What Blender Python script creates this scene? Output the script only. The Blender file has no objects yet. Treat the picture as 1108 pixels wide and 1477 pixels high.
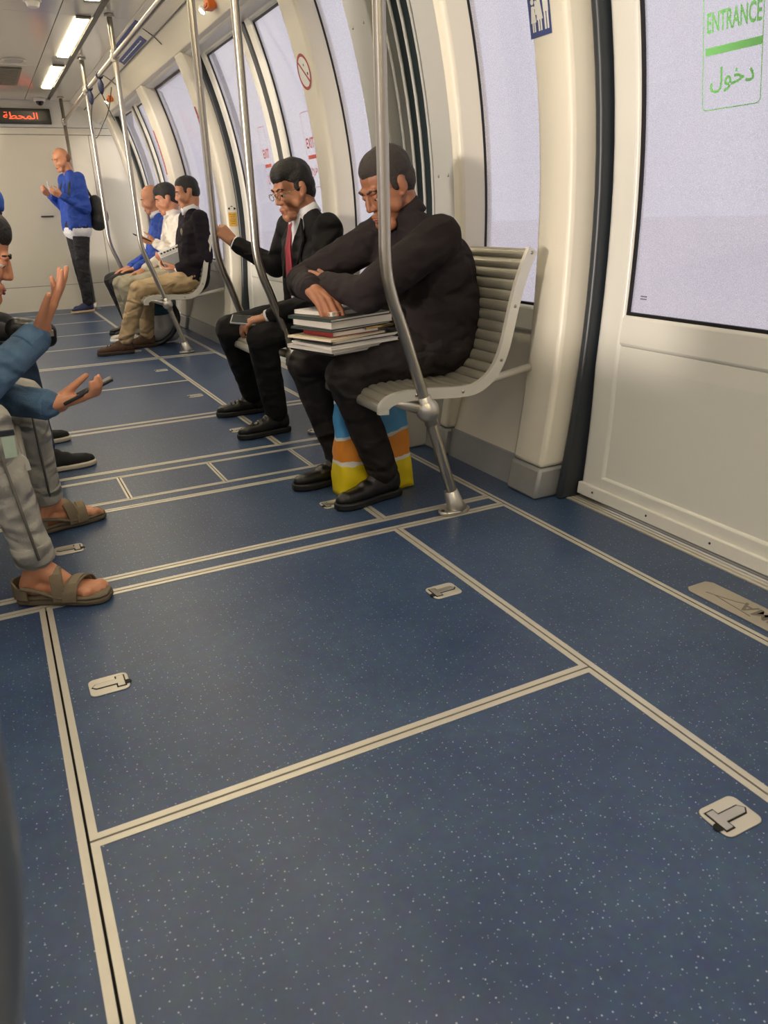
import bpy, bmesh, math, random
from mathutils import Vector as V, Matrix, noise
random.seed(7)
S = bpy.context.scene
COL = S.collection
# ---------------------------------------------------------------- camera, sky, sun, exposure
cam_d = bpy.data.cameras.new('camera')
cam = bpy.data.objects.new('camera', cam_d); COL.objects.link(cam)
_r = V((0.89223632, -0.45049642, -0.031102)); _d = V((-0.19166357, -0.31543722, -0.92938928)); _f = V((0.40887581, 0.83519599, -0.3677883))
cam.matrix_world = Matrix(((_r.x, -_d.x, -_f.x, 0), (_r.y, -_d.y, -_f.y, 0), (_r.z, -_d.z, -_f.z, 1.0), (0, 0, 0, 1)))
cam_d.sensor_fit = 'HORIZONTAL'; cam_d.sensor_width = 36; cam_d.lens = 1092.7 * 36 / 1108
cam_d.dof.use_dof = True; cam_d.dof.focus_distance = 3.2; cam_d.dof.aperture_fstop = 11
cam_d.clip_start = 0.02; cam_d.clip_end = 400
S.camera = cam
w = bpy.data.worlds.new('sky'); S.world = w; w.use_nodes = True
bg = w.node_tree.nodes['Background']
bg.inputs[0].default_value = (0.87, 0.85, 0.89, 1); bg.inputs[1].default_value = 1.02
sun_d = bpy.data.lights.new('sun', 'SUN'); sun = bpy.data.objects.new('sun', sun_d); COL.objects.link(sun)
sun_d.energy = 5.2; sun_d.angle = math.radians(4); sun_d.color = (1, 0.89, 0.72)
sun.rotation_euler = V((0.80, 0.42, -0.045)).to_track_quat('-Z', 'Y').to_euler()
S.view_settings.view_transform = 'Standard'; S.view_settings.look = 'None'
S.view_settings.gamma = 1.0; S.view_settings.use_curve_mapping = False
S.view_settings.exposure = 0.30
S.cycles.use_denoising = True
S.cycles.max_bounces = 10; S.cycles.diffuse_bounces = 6; S.cycles.glossy_bounces = 4; S.cycles.transparent_max_bounces = 16
S.cycles.sample_clamp_indirect = 6.0
S.cycles.caustics_reflective = False; S.cycles.caustics_refractive = False

# ---------------------------------------------------------------- materials
def srgb(r, g, b):
    f = lambda c: (c / 255 / 12.92) if c / 255 <= 0.04045 else ((c / 255 + 0.055) / 1.055) ** 2.4
    return (f(r), f(g), f(b), 1)
MATS = {}
def mat(name, rgb, rough=0.5, metal=0.0, var=0.0, vscale=8.0, bump=0.0, bscale=60.0, emit=None, estr=0.0, spec=None, coat=0.0, sheen=0.0, stretch=None, fold=0.0):
    if name in MATS: return MATS[name]
    m = bpy.data.materials.new(name); m.use_nodes = True
    nt = m.node_tree; b = nt.nodes['Principled BSDF']
    c = srgb(*rgb)
    b.inputs['Base Color'].default_value = c; b.inputs['Roughness'].default_value = rough; b.inputs['Metallic'].default_value = metal
    if spec is not None: b.inputs['Specular IOR Level'].default_value = spec
    if coat: b.inputs['Coat Weight'].default_value = coat; b.inputs['Coat Roughness'].default_value = 0.08
    if sheen: b.inputs['Sheen Weight'].default_value = sheen
    if emit is not None:
        b.inputs['Emission Color'].default_value = srgb(*emit); b.inputs['Emission Strength'].default_value = estr
    if var or bump:
        tc = nt.nodes.new('ShaderNodeTexCoord'); src = tc.outputs['Object']
        if stretch:
            mp = nt.nodes.new('ShaderNodeMapping'); mp.inputs['Scale'].default_value = stretch
            nt.links.new(src, mp.inputs[0]); src = mp.outputs[0]
    if var:
        n = nt.nodes.new('ShaderNodeTexNoise'); n.inputs['Scale'].default_value = vscale; n.inputs['Detail'].default_value = 5
        nt.links.new(src, n.inputs['Vector'])
        mx = nt.nodes.new('ShaderNodeMix'); mx.data_type = 'RGBA'
        nt.links.new(n.outputs['Fac'], mx.inputs[0])
        mx.inputs[6].default_value = tuple(max(0, x * (1 - var)) for x in c[:3]) + (1,)
        mx.inputs[7].default_value = tuple(min(1, x * (1 + var)) for x in c[:3]) + (1,)
        nt.links.new(mx.outputs[2], b.inputs['Base Color'])
    if fold:
        tc2 = nt.nodes.new('ShaderNodeTexCoord'); n = nt.nodes.new('ShaderNodeTexNoise'); n.inputs['Scale'].default_value = 8; n.inputs['Detail'].default_value = 1.2; n.inputs['Distortion'].default_value = 0.5
        mp2 = nt.nodes.new('ShaderNodeMapping'); mp2.inputs['Scale'].default_value = (1, 1, 1.7); mp2.inputs['Rotation'].default_value = (0.5, 0.4, 0.3)
        nt.links.new(tc2.outputs['Object'], mp2.inputs[0]); nt.links.new(mp2.outputs[0], n.inputs['Vector'])
        bf = nt.nodes.new('ShaderNodeBump'); bf.inputs['Strength'].default_value = fold; bf.inputs['Distance'].default_value = 0.08
        nt.links.new(n.outputs['Fac'], bf.inputs['Height']); nt.links.new(bf.outputs[0], b.inputs['Normal'])
    if bump:
        n = nt.nodes.new('ShaderNodeTexNoise'); n.inputs['Scale'].default_value = bscale; n.inputs['Detail'].default_value = 4
        nt.links.new(src, n.inputs['Vector'])
        bp = nt.nodes.new('ShaderNodeBump'); bp.inputs['Strength'].default_value = bump; bp.inputs['Distance'].default_value = 0.01
        nt.links.new(n.outputs['Fac'], bp.inputs['Height']); nt.links.new(bp.outputs[0], b.inputs['Normal'])
        if fold: nt.links.new(bf.outputs[0], bp.inputs['Normal'])
    MATS[name] = m
    return m

def floor_material():
    m = mat('floor_vinyl', (58, 80, 112), rough=0.33)
    nt = m.node_tree; b = nt.nodes['Principled BSDF']; N = nt.nodes.new; L = nt.links.new
    tc = N('ShaderNodeTexCoord')
    n1 = N('ShaderNodeTexNoise'); n1.inputs['Scale'].default_value = 2.6; n1.inputs['Detail'].default_value = 7; n1.inputs['Roughness'].default_value = 0.65
    n2 = N('ShaderNodeTexNoise'); n2.inputs['Scale'].default_value = 45; n2.inputs['Detail'].default_value = 4
    L(tc.outputs['Object'], n1.inputs['Vector']); L(tc.outputs['Object'], n2.inputs['Vector'])
    r1 = N('ShaderNodeValToRGB'); e = r1.color_ramp.elements
    e[0].position = 0.3; e[0].color = srgb(42, 62, 94); e[1].position = 0.72; e[1].color = srgb(64, 84, 113)
    L(n1.outputs['Fac'], r1.inputs[0])
    mx = N('ShaderNodeMix'); mx.data_type = 'RGBA'; mx.inputs[0].default_value = 0.35; mx.blend_type = 'OVERLAY'
    L(r1.outputs[0], mx.inputs[6]); L(n2.outputs['Color'], mx.inputs[7])
    sep = N('ShaderNodeHueSaturation'); sep.inputs['Saturation'].default_value = 1.0
    L(mx.outputs[2], sep.inputs['Color'])
    # white flecks in the vinyl: sparse small cells
    last = sep.outputs[0]
    for sc, rad, keep in ((48, 0.062, 0.55), (90, 0.060, 0.66)):
        v = N('ShaderNodeTexVoronoi'); v.inputs['Scale'].default_value = sc; v.voronoi_dimensions = '2D'
        L(tc.outputs['Object'], v.inputs['Vector'])
        lt = N('ShaderNodeMath'); lt.operation = 'LESS_THAN'; lt.inputs[1].default_value = rad; L(v.outputs['Distance'], lt.inputs[0])
        sc_ = N('ShaderNodeSeparateColor'); L(v.outputs['Color'], sc_.inputs[0])
        gt = N('ShaderNodeMath'); gt.operation = 'GREATER_THAN'; gt.inputs[1].default_value = keep; L(sc_.outputs[0], gt.inputs[0])
        mu = N('ShaderNodeMath'); mu.operation = 'MULTIPLY'; L(lt.outputs[0], mu.inputs[0]); L(gt.outputs[0], mu.inputs[1])
        m3 = N('ShaderNodeMix'); m3.data_type = 'RGBA'; m3.inputs[7].default_value = srgb(168, 180, 196)
        L(mu.outputs[0], m3.inputs[0]); L(last, m3.inputs[6]); last = m3.outputs[2]
    L(last, b.inputs['Base Color'])
    rr = N('ShaderNodeMapRange'); rr.inputs[3].default_value = 0.26; rr.inputs[4].default_value = 0.46
    L(n1.outputs['Fac'], rr.inputs[0]); L(rr.outputs[0], b.inputs['Roughness'])
    return m

def film_material(name, tint, trans=0.5, rough=0.05):
    """tinted window glass under a perforated film: lets light straight through the holes, scatters it in the film"""
    m = bpy.data.materials.new(name); m.use_nodes = True
    nt = m.node_tree; N = nt.nodes.new; L = nt.links.new
    for n in list(nt.nodes):
        if n.type == 'BSDF_PRINCIPLED': nt.nodes.remove(n)
    out = [n for n in nt.nodes if n.type == 'OUTPUT_MATERIAL'][0]
    tr = N('ShaderNodeBsdfTransparent'); tr.inputs[0].default_value = tint
    tl = N('ShaderNodeBsdfTranslucent'); tl.inputs[0].default_value = tint
    df = N('ShaderNodeBsdfDiffuse'); df.inputs[0].default_value = srgb(150, 148, 156)
    m1 = N('ShaderNodeMixShader'); m1.inputs[0].default_value = 0.35; L(tl.outputs[0], m1.inputs[1]); L(df.outputs[0], m1.inputs[2])
    tc = N('ShaderNodeTexCoord'); v = N('ShaderNodeTexVoronoi'); v.inputs['Scale'].default_value = 330
    L(tc.outputs['Object'], v.inputs['Vector'])
    mr = N('ShaderNodeMapRange'); mr.inputs[1].default_value = 0.1; mr.inputs[2].default_value = 0.75
    mr.inputs[3].default_value = min(1, trans + 0.22); mr.inputs[4].default_value = trans - 0.22
    L(v.outputs['Distance'], mr.inputs[0])
    m2 = N('ShaderNodeMixShader'); L(mr.outputs[0], m2.inputs[0]); L(m1.outputs[0], m2.inputs[1]); L(tr.outputs[0], m2.inputs[2])
    gl = N('ShaderNodeBsdfGlossy'); gl.inputs['Roughness'].default_value = rough
    lw = N('ShaderNodeLayerWeight'); lw.inputs[0].default_value = 0.5
    pw = N('ShaderNodeMath'); pw.operation = 'POWER'; pw.inputs[1].default_value = 4; L(lw.outputs['Facing'], pw.inputs[0])
    fr = N('ShaderNodeMath'); fr.operation = 'MULTIPLY_ADD'; fr.inputs[1].default_value = 0.35; fr.inputs[2].default_value = 0.02; L(pw.outputs[0], fr.inputs[0])
    m3 = N('ShaderNodeMixShader'); L(fr.outputs[0], m3.inputs[0]); L(m2.outputs[0], m3.inputs[1]); L(gl.outputs[0], m3.inputs[2])
    L(m3.outputs[0], out.inputs[0])
    MATS[name] = m
    return m

M_FLOOR = floor_material()
M_GLASS = film_material('window_film', srgb(238, 237, 241), 0.74)
M_CREAM = mat('cream_panel', (233, 227, 210), rough=0.34, var=0.02, vscale=5)
M_WHITE = mat('white_paint', (230, 228, 219), rough=0.28, var=0.015, vscale=4)
M_DOOR = mat('door_paint', (226, 225, 217), rough=0.2, var=0.012, vscale=3)
M_GREY = mat('grey_panel', (176, 176, 172), rough=0.42, var=0.03)
M_BLACK = mat('black_rubber', (40, 46, 52), rough=0.36, var=0.1)
M_GASKET = mat('window_gasket', (14, 12, 18), rough=0.5, var=0.1)
M_STEEL = mat('brushed_steel', (168, 163, 152), rough=0.28, metal=1.0, var=0.06, vscale=30, stretch=(1, 1, 0.1))
M_POLE = mat('satin_pole_steel', (184, 178, 166), rough=0.3, metal=1.0, var=0.04, vscale=20)
M_SKIRT = mat('steel_kick_plate', (168, 169, 168), rough=0.42, metal=0.4, var=0.06, vscale=18, stretch=(8, 1, 1))
M_ALU = mat('aluminium_trim', (206, 201, 188), rough=0.4, metal=0.4, var=0.07, vscale=25)
M_CAST = mat('cast_aluminium', (196, 192, 182), rough=0.33, metal=0.8, var=0.04)
M_SLAT = mat('ribbed_seat_metal', (172, 168, 154), rough=0.36, metal=0.55, var=0.05, vscale=12, stretch=(1, 0.15, 1))
M_FRAME = mat('seat_frame_paint', (216, 213, 202), rough=0.3, metal=0.35, var=0.03)
M_CEIL = mat('glossy_ceiling_panel', (206, 202, 188), rough=0.13, var=0.015, vscale=2)
M_DARK = mat('dark_slot', (52, 49, 44), rough=0.4, metal=0.3, var=0.1)
M_GAP = mat('gap_black', (16, 16, 17), rough=0.8, var=0.2)
M_BELLOW = mat('bellows_rubber', (22, 38, 42), rough=0.6, var=0.15)

# ---------------------------------------------------------------- geometry helpers
def link(name, mesh, m=None, parent=None):
    o = bpy.data.objects.new(name, mesh); COL.objects.link(o)
    if m is not None:
        ms = m if isinstance(m, (list, tuple)) else [m]
        if not mesh.materials:
            for x in ms: mesh.materials.append(x)
    if parent is not None: o.parent = parent
    return o
def obj(name, bm, m=None, parent=None, smooth=False, bevel=0.0, seg=2):
    bmesh.ops.recalc_face_normals(bm, faces=bm.faces)
    me = bpy.data.meshes.new(name); bm.to_mesh(me); bm.free()
    if smooth: me.shade_smooth()
    o = link(name, me, m, parent)
    if bevel:
        md = o.modifiers.new('bevel', 'BEVEL'); md.width = bevel; md.segments = seg; md.limit_method = 'ANGLE'; md.angle_limit = math.radians(38)
        me.shade_smooth(); 
        me.set_sharp_from_angle(angle=math.radians(35)) if not smooth else None
    return o
def tag(o, label=None, cat=None, group=None, kind=None):
    if label: o['label'] = label
    if cat: o['category'] = cat
    if group: o['group'] = group
    if kind: o['kind'] = kind
    return o
def empty(name, loc=(0, 0, 0), label=None, cat=None, group=None, kind=None):
    o = bpy.data.objects.new(name, None); COL.objects.link(o); o.location = loc; o.empty_display_size = 0.1
    return tag(o, label, cat, group, kind)
def adopt(o, parent):
    """parent while the geometry stays where it was modelled in world space"""
    o.parent = parent; o.matrix_parent_inverse = Matrix.Translation(-V(parent.location))
    return o
def box(bm, x0, x1, y0, y1, z0, z1):
    vs = [bm.verts.new((x, y, z)) for x in (x0, x1) for y in (y0, y1) for z in (z0, z1)]
    for f in ((0, 1, 3, 2), (4, 6, 7, 5), (0, 4, 5, 1), (2, 3, 7, 6), (0, 2, 6, 4), (1, 5, 7, 3)):
        bm.faces.new([vs[i] for i in f])
    return bm
def bx(x0, x1, y0, y1, z0, z1): return box(bmesh.new(), x0, x1, y0, y1, z0, z1)
def tube(bm, pts, r, n=12, cap=True):
    pts = [V(p) for p in pts]; rs = r if isinstance(r, (list, tuple)) else [r] * len(pts)
    rings = []; up = None
    for i, p in enumerate(pts):
        t = (pts[min(i + 1, len(pts) - 1)] - pts[max(i - 1, 0)]).normalized()
        if up is None:
            up = V((0, 0, 1)) if abs(t.z) < 0.9 else V((0, 1, 0))
        a = t.cross(up)
        if a.length < 1e-6: a = t.orthogonal()
        a.normalize(); b = a.cross(t).normalized(); up = b
        rings.append([bm.verts.new(p + (a * math.cos(k * 2 * math.pi / n) + b * math.sin(k * 2 * math.pi / n)) * rs[i]) for k in range(n)])
    for i in range(len(rings) - 1):
        for k in range(n):
            bm.faces.new((rings[i][k], rings[i][(k + 1) % n], rings[i + 1][(k + 1) % n], rings[i + 1][k]))
    if cap:
        bm.faces.new(rings[0]); bm.faces.new(rings[-1])
    return bm
def ball(bm, c, r, u=16, v=10, scale=(1, 1, 1), rot=None):
    mtx = Matrix.Translation(V(c)) @ (rot.to_4x4() if rot else Matrix.Identity(4)) @ Matrix.Diagonal((r * scale[0], r * scale[1], r * scale[2], 1))
    bmesh.ops.create_uvsphere(bm, u_segments=u, v_segments=v, radius=1.0, matrix=mtx)
    return bm
def cyl(bm, c, r, h, n=20, axis='Z', r2=None):
    rot = {'Z': Matrix.Identity(4), 'X': Matrix.Rotation(math.pi / 2, 4, 'Y'), 'Y': Matrix.Rotation(math.pi / 2, 4, 'X')}[axis]
    bmesh.ops.create_cone(bm, cap_ends=True, segments=n, radius1=r, radius2=r if r2 is None else r2, depth=h, matrix=Matrix.Translation(V(c)) @ rot)
    return bm
def prism(bm, pts, d):
    """closed outline pts extruded by the vector d"""
    a = [bm.verts.new(p) for p in pts]; b = [bm.verts.new(V(p) + V(d)) for p in pts]; n = len(pts)
    bm.faces.new(a); bm.faces.new(list(reversed(b)))
    for i in range(n): bm.faces.new((a[i], a[(i + 1) % n], b[(i + 1) % n], b[i]))
    return bm
def smooth_path(pts, n=6):
    """Catmull-Rom through pts"""
    P = [V(p) for p in pts]; out = []
    for i in range(len(P) - 1):
        p0 = P[max(i - 1, 0)]; p1 = P[i]; p2 = P[i + 1]; p3 = P[min(i + 2, len(P) - 1)]
        for k in range(n):
            t = k / n
            out.append(0.5 * ((2 * p1) + (p2 - p0) * t + (2 * p0 - 5 * p1 + 4 * p2 - p3) * t * t + (3 * p1 - p0 - 3 * p2 + p3) * t ** 3))
    out.append(P[-1]); return out
def text_mesh(body, size=1.0, align='CENTER', bold=0.0):
    cu = bpy.data.curves.new('lettering', 'FONT'); cu.body = body; cu.size = size; cu.align_x = align; cu.resolution_u = 3; cu.offset = bold
    o = bpy.data.objects.new('lettering', cu); COL.objects.link(o)
    dg = bpy.context.evaluated_depsgraph_get()
    me = bpy.data.meshes.new_from_object(o.evaluated_get(dg))
    bpy.data.objects.remove(o); bpy.data.curves.remove(cu)
    return me
# ---------------------------------------------------------------- the car body
CX = 0.525                      # centre line of the car (the camera sits left of it)
Y0, Y1 = -2.05, 10.5            # the two end walls
def P(z):                       # inner face of the pillars over the height
    d = z - 0.95
    return 1.73 - (d * d / 6.0 if d > 0 else d * d / 9.6)
def mx(x, side): return x if side > 0 else 2 * CX - x
PF = [P]
def strip(bm, y0, y1, z0, z1, o0, o1, side=1, n=10, o0b=None):
    """solid that follows the curved wall: from P(z)+o0 out to P(z)+o1"""
    rings = []
    for k in range(n + 1):
        z = z0 + (z1 - z0) * k / n
        oi = o0 if o0b is None else o0 + (o0b - o0) * k / n
        a, b = mx(PF[0](z) + oi, side), mx(PF[0](z) + o1, side)
        rings.append([bm.verts.new(p) for p in ((a, y0, z), (a, y1, z), (b, y1, z), (b, y0, z))])
    for k in range(n):
        for i in range(4):
            bm.faces.new((rings[k][i], rings[k][(i + 1) % 4], rings[k + 1][(i + 1) % 4], rings[k + 1][i]))
    bm.faces.new(rings[0]); bm.faces.new(list(reversed(rings[-1])))
    return bm
def st(*a, **k): return strip(bmesh.new(), *a, **k)

SK = 0.115       # height of the steel kick plates
TOP = 2.10       # pillars end under the cove
pillar_spans = [(-2.0, -1.82), (-0.08, 0.1), (2.085, 2.26), (2.74, 2.81), (3.99, 4.19), (6.1, 6.3), (7.62, 7.88), (9.72, 9.95)]
bench_zones = [(-1.82, -0.08), (2.26, 2.74), (3.53, 3.99), (6.3, 7.62), (9.95, 10.5)]
door_zones = [(0.1, 2.085), (4.19, 6.1), (7.88, 9.72)]

def build_side(side):
    sn = 'right' if side > 0 else 'left'
    W = empty('wall_' + sn, (mx(1.7, side), 3.0, 0), kind='structure')
    W['label'] = 'curved cream side wall of the car on the ' + sn
    def part(name, bm, m, bevel=0.0, smooth=False, seg=2):
        return adopt(obj(name, bm, m, None, smooth, bevel, seg), W)
    for (a, b) in pillar_spans:
        part('pillar', st(a, b, SK, TOP, 0.0, 0.15, side, 16), M_CREAM, 0.018, seg=3)
        part('kick_plate', st(a - 0.002, b + 0.002, 0.0, SK, -0.003, 0.15, side, 2), M_SKIRT, 0.012)
    for (a, b) in bench_zones:
        part('lower_panel', st(a, b, SK, 0.56, 0.04, 0.16, side, 6, 0.10), M_CREAM)
        part('window_sill', st(a, b, 0.56, 0.655, 0.085, 0.16, side, 2), M_WHITE, 0.012)
        part('kick_plate', st(a, b, 0.0, SK, 0.028, 0.16, side, 2), M_SKIRT)
    # the joint between two car sections: flush grey panels either side of a dark bellows with upright rods
    for (a, b) in ((2.81, 2.975), (3.33, 3.53)):
        g = part('joint_panel', st(a, b, 0.0, TOP, 0.012, 0.15, side, 16), M_GREY, 0.006)
        bm = bmesh.new()
        for z in (0.5, 1.13, 1.75):
            for y in (a + 0.045, b - 0.045): ball(bm, (mx(P(z) + 0.011, side), y, z), 0.006, 8, 6)
        part('screw', bm, M_STEEL, smooth=True)
    part('bellows', st(2.975, 3.33, 0.0, TOP, 0.12, 0.15, side, 16), M_BELLOW)
    for y in (3.045, 3.12, 3.195, 3.27):
        part('bellows_rod', tube(bmesh.new(), [(mx(P(z) + 0.05, side), y, z) for z in [i * TOP / 16 for i in range(17)]], 0.0075, 8), M_GREY, smooth=True)
    # box that covers the joint under the benches
    x0, x1 = sorted((mx(1.50, side), mx(1.66, side)))
    part('joint_cover', bx(x0, x1, 2.915, 3.36, 0.0, 0.43), M_WHITE, 0.008)
    # header over windows and doors, then the cove up to the ceiling
    part('header', st(Y0, Y1, 2.072, 2.135, 0.035, 0.18, side, 3), M_WHITE, 0.012)
    prof = [(P(2.09) - 0.004, 2.09), (P(2.09) - 0.03, 2.125), (1.455, 2.175), (1.40, 2.225), (1.33, 2.268), (1.25, 2.30), (1.25, 2.34), (1.36, 2.34), (1.50, 2.27), (1.60, 2.18), (1.66, 2.09)]
    part('cove', prism(bmesh.new(), [(mx(x, side), Y0, z) for x, z in prof], (0, Y1 - Y0, 0)), M_CREAM, 0.004)
    # thin dark seams of the cove covers
    bm = bmesh.new()
    for (xa, za) in ((1.49, 2.150), (1.395, 2.225)):
        box(bm, *(sorted((mx(xa - 0.002, side), mx(xa + 0.004, side)))), Y0 + .02, Y1 - .02, za - 0.006, za + 0.001)
    part('cove_seam', bm, M_DARK)
    for y in (0.3, 2.3, 4.35, 6.35, 8.35):
        bm = bmesh.new(); pts = [(1.262, 2.297), (1.33, 2.266), (1.398, 2.223), (1.45, 2.174)]
        for i in range(3):
            (xa, za), (xb, zb) = pts[i], pts[i + 1]
            prism(bm, [(mx(xa, side), y, za - 0.003), (mx(xb, side), y, zb - 0.003), (mx(xb, side), y, zb + 0.004), (mx(xa, side), y, za + 0.004)], (0, 0.004, 0))
        part('cove_seam', bm, M_DARK)
    return W
WR = build_side(1)
WL = build_side(-1)

# windows beside the benches
win_no = [0]
def window(a, b, side, label):
    win_no[0] += 1
    o = empty('window_%d' % win_no[0], (mx(1.85, side), (a + b) / 2, 0.65), kind='structure'); o['label'] = label
    adopt(obj('pane', st(a - 0.03, b + 0.02, 0.655, 2.09, 0.120, 0.126, side, 20), M_GLASS, smooth=False), o)
    bm = bmesh.new()
    strip(bm, b + 0.004, b + 0.018, 0.655, 2.075, 0.108, 0.119, side, 20); strip(bm, a - 0.02, a - 0.004, 0.655, 2.075, 0.108, 0.119, side, 20)
    strip(bm, a - 0.02, b + 0.02, 0.65, 0.664, 0.106, 0.119, side, 1); strip(bm, a - 0.02, b + 0.02, 2.060, 2.073, 0.108, 0.119, side, 1)
    adopt(obj('gasket', bm, M_GASKET), o)
    return o
for s, nm in ((1, 'right'), (-1, 'left')):
    window(-1.79, -0.11, s, 'wide window behind the camera in the %s wall' % nm)
    window(2.29, 2.735, s, 'narrow film-covered window before the dark joint, %s wall' % nm)
    window(3.56, 3.985, s, 'narrow film-covered window just past the dark joint, %s wall' % nm)
    window(6.33, 7.60, s, 'wide film-covered window behind the far bench, %s wall' % nm)

# sliding doors of two leaves
def curved_patch(bm, yz, off, side=1, thick=0.002):
    """flat polygons given as (y, z) loops laid on the curved wall"""
    for loop in yz:
        a = [bm.verts.new((mx(P(z) + off, side), y, z)) for y, z in loop]
        bm.faces.new(a)
def lay_text(name, body, size, yc, zc, off, m, parent, width=None, height=None, side=1, bold=0.0):
    me = text_mesh(body, size, 'LEFT', bold)
    xs = [v.co.x for v in me.vertices]; ys = [v.co.y for v in me.vertices]
    x0, x1, y0, y1 = min(xs), max(xs), min(ys), max(ys)
    fx = width / (x1 - x0) if width else 1; fy = height / (y1 - y0) if height else fx
    for v in me.vertices:
        u = (v.co.x - (x0 + x1) / 2) * fx; q = (v.co.y - (y0 + y1) / 2) * fy
        z = zc + q
        v.co = (mx(P(z) + off, side), yc - u * side, z)
    me.update()
    o = link(name, me, m); adopt(o, parent); return o
M_RED = mat('sign_red', (222, 92, 78), rough=0.45)
M_GREEN = mat('sign_green', (134, 214, 128), rough=0.45)
M_FROST = mat('sign_frosted_film', (205, 203, 209), rough=0.5)
def rounded_frame(yc, zc, wy, hz, r, t, off, side=1):
    bm = bmesh.new(); out = []; inn = []
    for q, (sy, sz) in enumerate(((1, 1), (-1, 1), (-1, -1), (1, -1))):
        for k in range(5):
            a = math.pi / 2 * (q + k / 4)
            cy, cz = yc + sy * (wy / 2 - r), zc + sz * (hz / 2 - r)
            out.append((cy + r * math.cos(a), cz + r * math.sin(a))); inn.append((cy + (r - t) * math.cos(a), cz + (r - t) * math.sin(a)))
    n = len(out)
    A = [bm.verts.new((mx(P(z) + off, side), y, z)) for y, z in out]; B = [bm.verts.new((mx(P(z) + off, side), y, z)) for y, z in inn]
    for i in range(n): bm.faces.new((A[i], A[(i + 1) % n], B[(i + 1) % n], B[i]))
    return bm
door_no = [0]
def door(z0, z1, mid, side, sign, label, sign_at, word_stamp=False):
    door_no[0] += 1
    D = empty('door_%d' % door_no[0], (mx(1.85, side), mid, 0), kind='structure'); D['label'] = label
    OF = 0.118
    PF[0] = lambda z: P(z) + max(0.0, 0.5 - z) * 0.09
    for li, (a, b) in enumerate(((z0 + 0.05, mid - 0.035), (mid + 0.035, z1 - 0.05))):
        leaf = empty('door_leaf', (mx(1.85, side), (a + b) / 2, 0.02)); adopt(leaf, D)
        def lp(name, bm, m, bevel=0.0, seg=2):
            o = obj(name, bm, m, None, False, bevel, seg); adopt(o, leaf)
            o.matrix_parent_inverse = leaf.matrix_parent_inverse.copy() if False else Matrix.Translation(-(V(leaf.location)))
            return o
        s = 0.115
        lp('stile', st(a, a + s, 0.02, 2.11, OF, OF + 0.045, side, 18), M_DOOR, 0.016, 3)
        lp('stile', st(b - s, b, 0.02, 2.11, OF, OF + 0.045, side, 18), M_DOOR, 0.016, 3)
        lp('rail', st(a + s - .02, b - s + .02, 0.56, 0.665, OF + 0.002, OF + 0.045, side, 2), M_DOOR, 0.014, 3)
        lp('rail', st(a + s - .02, b - s + .02, 2.05, 2.11, OF + 0.002, OF + 0.045, side, 2), M_DOOR, 0.012)
        lp('lower_panel', st(a + s - .05, b - s + .05, 0.09, 0.562, OF + 0.007, OF + 0.04, side, 8), M_DOOR)
        lp('lower_panel_edge', st(a + s - .02, b - s + .02, 0.055, 0.105, OF - 0.001, OF + 0.04, side, 2), M_DOOR, 0.008)
        lp('bottom_guard', st(a, b, 0.018, 0.062, OF - 0.012, OF + 0.005, side, 1), M_WHITE, 0.003)
        bm = bmesh.new()
        for k in range(4):
            y = a + 0.08 + k * (b - a - 0.16) / 3; ball(bm, (mx(PF[0](0.042) + OF - 0.012, side), y, 0.042), 0.004, 8, 6)
        lp('bolt', bm, M_DARK)
        lp('pane', st(a + s - .02, b - s + .02, 0.65, 2.06, OF + 0.020, OF + 0.026, side, 20), M_GLASS)
        bm = bmesh.new()
        strip(bm, a + s - .002, a + s + 0.008, 0.665, 2.05, OF + 0.010, OF + 0.019, side, 20); strip(bm, b - s - 0.008, b - s + .002, 0.665, 2.05, OF + 0.010, OF + 0.019, side, 20)
        strip(bm, a + s, b - s, 0.66, 0.672, OF + 0.008, OF + 0.019, side, 1); strip(bm, a + s, b - s, 2.044, 2.055, OF + 0.01, OF + 0.019, side, 1)
        lp('gasket', bm, M_GASKET)
        if sign:
            word, arab, m, (yo, zc, wy, hz) = sign
            yc = sign_at[li]
            if yc is not None:
                so = OF + 0.017
                g = empty('door_sign', (mx(1.86, side), yc, zc)); adopt(g, D)
                g['label'] = ('green' if word == 'ENTRANCE' else 'red') + ' outlined sign film on the door glass'
                def sg(o): return adopt(o, g)
                sg(obj('sign_outline', rounded_frame(yc, zc, wy, hz, 0.014, 0.0025, so, side), m))
                bm = bmesh.new(); zb = zc - 0.035
                curved_patch(bm, [[(yc - wy * .47, zb - hz * .026), (yc + wy * .47, zb - hz * .026), (yc + wy * .47, zb + hz * .026), (yc - wy * .47, zb + hz * .026)]], so, side)
                sg(obj('sign_bar', bm, m))
                lay_text('sign_lettering', word, 0.1, yc, zb + hz * 0.185, so, m, g, wy * 0.90, hz * 0.135, side, 0.0022)
                lay_text('sign_lettering', arab, 0.1, yc, zb - hz * 0.20, so, m, g, wy * 0.74, hz * 0.17, side, 0.0014)
    if word_stamp:
        bm = bmesh.new()
        for r_ in range(2):
            for c_ in range(6): curved_patch(bm, [[(1.875 - c_ * .0046, .722 - r_ * .008), (1.8718 - c_ * .0046, .722 - r_ * .008), (1.8718 - c_ * .0046, .726 - r_ * .008), (1.875 - c_ * .0046, .726 - r_ * .008)]], OF + .017, side)
        o = obj('glass_stamp', bm, M_GASKET); o['kind'] = 'stuff'; adopt(o, D)
    PF[0] = P
    # rubber seals: at both jambs and where the leaves meet
    adopt(obj('jamb_seal', st(z1 - 0.044, z1 - 0.012, 0.0, 2.09, 0.080, 0.24, side, 18), M_BLACK, None, False, 0.01), D)
    adopt(obj('jamb_seal', st(z0 + 0.012, z0 + 0.044, 0.0, 2.09, 0.080, 0.24, side, 18), M_BLACK, None, False, 0.01), D)
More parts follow.
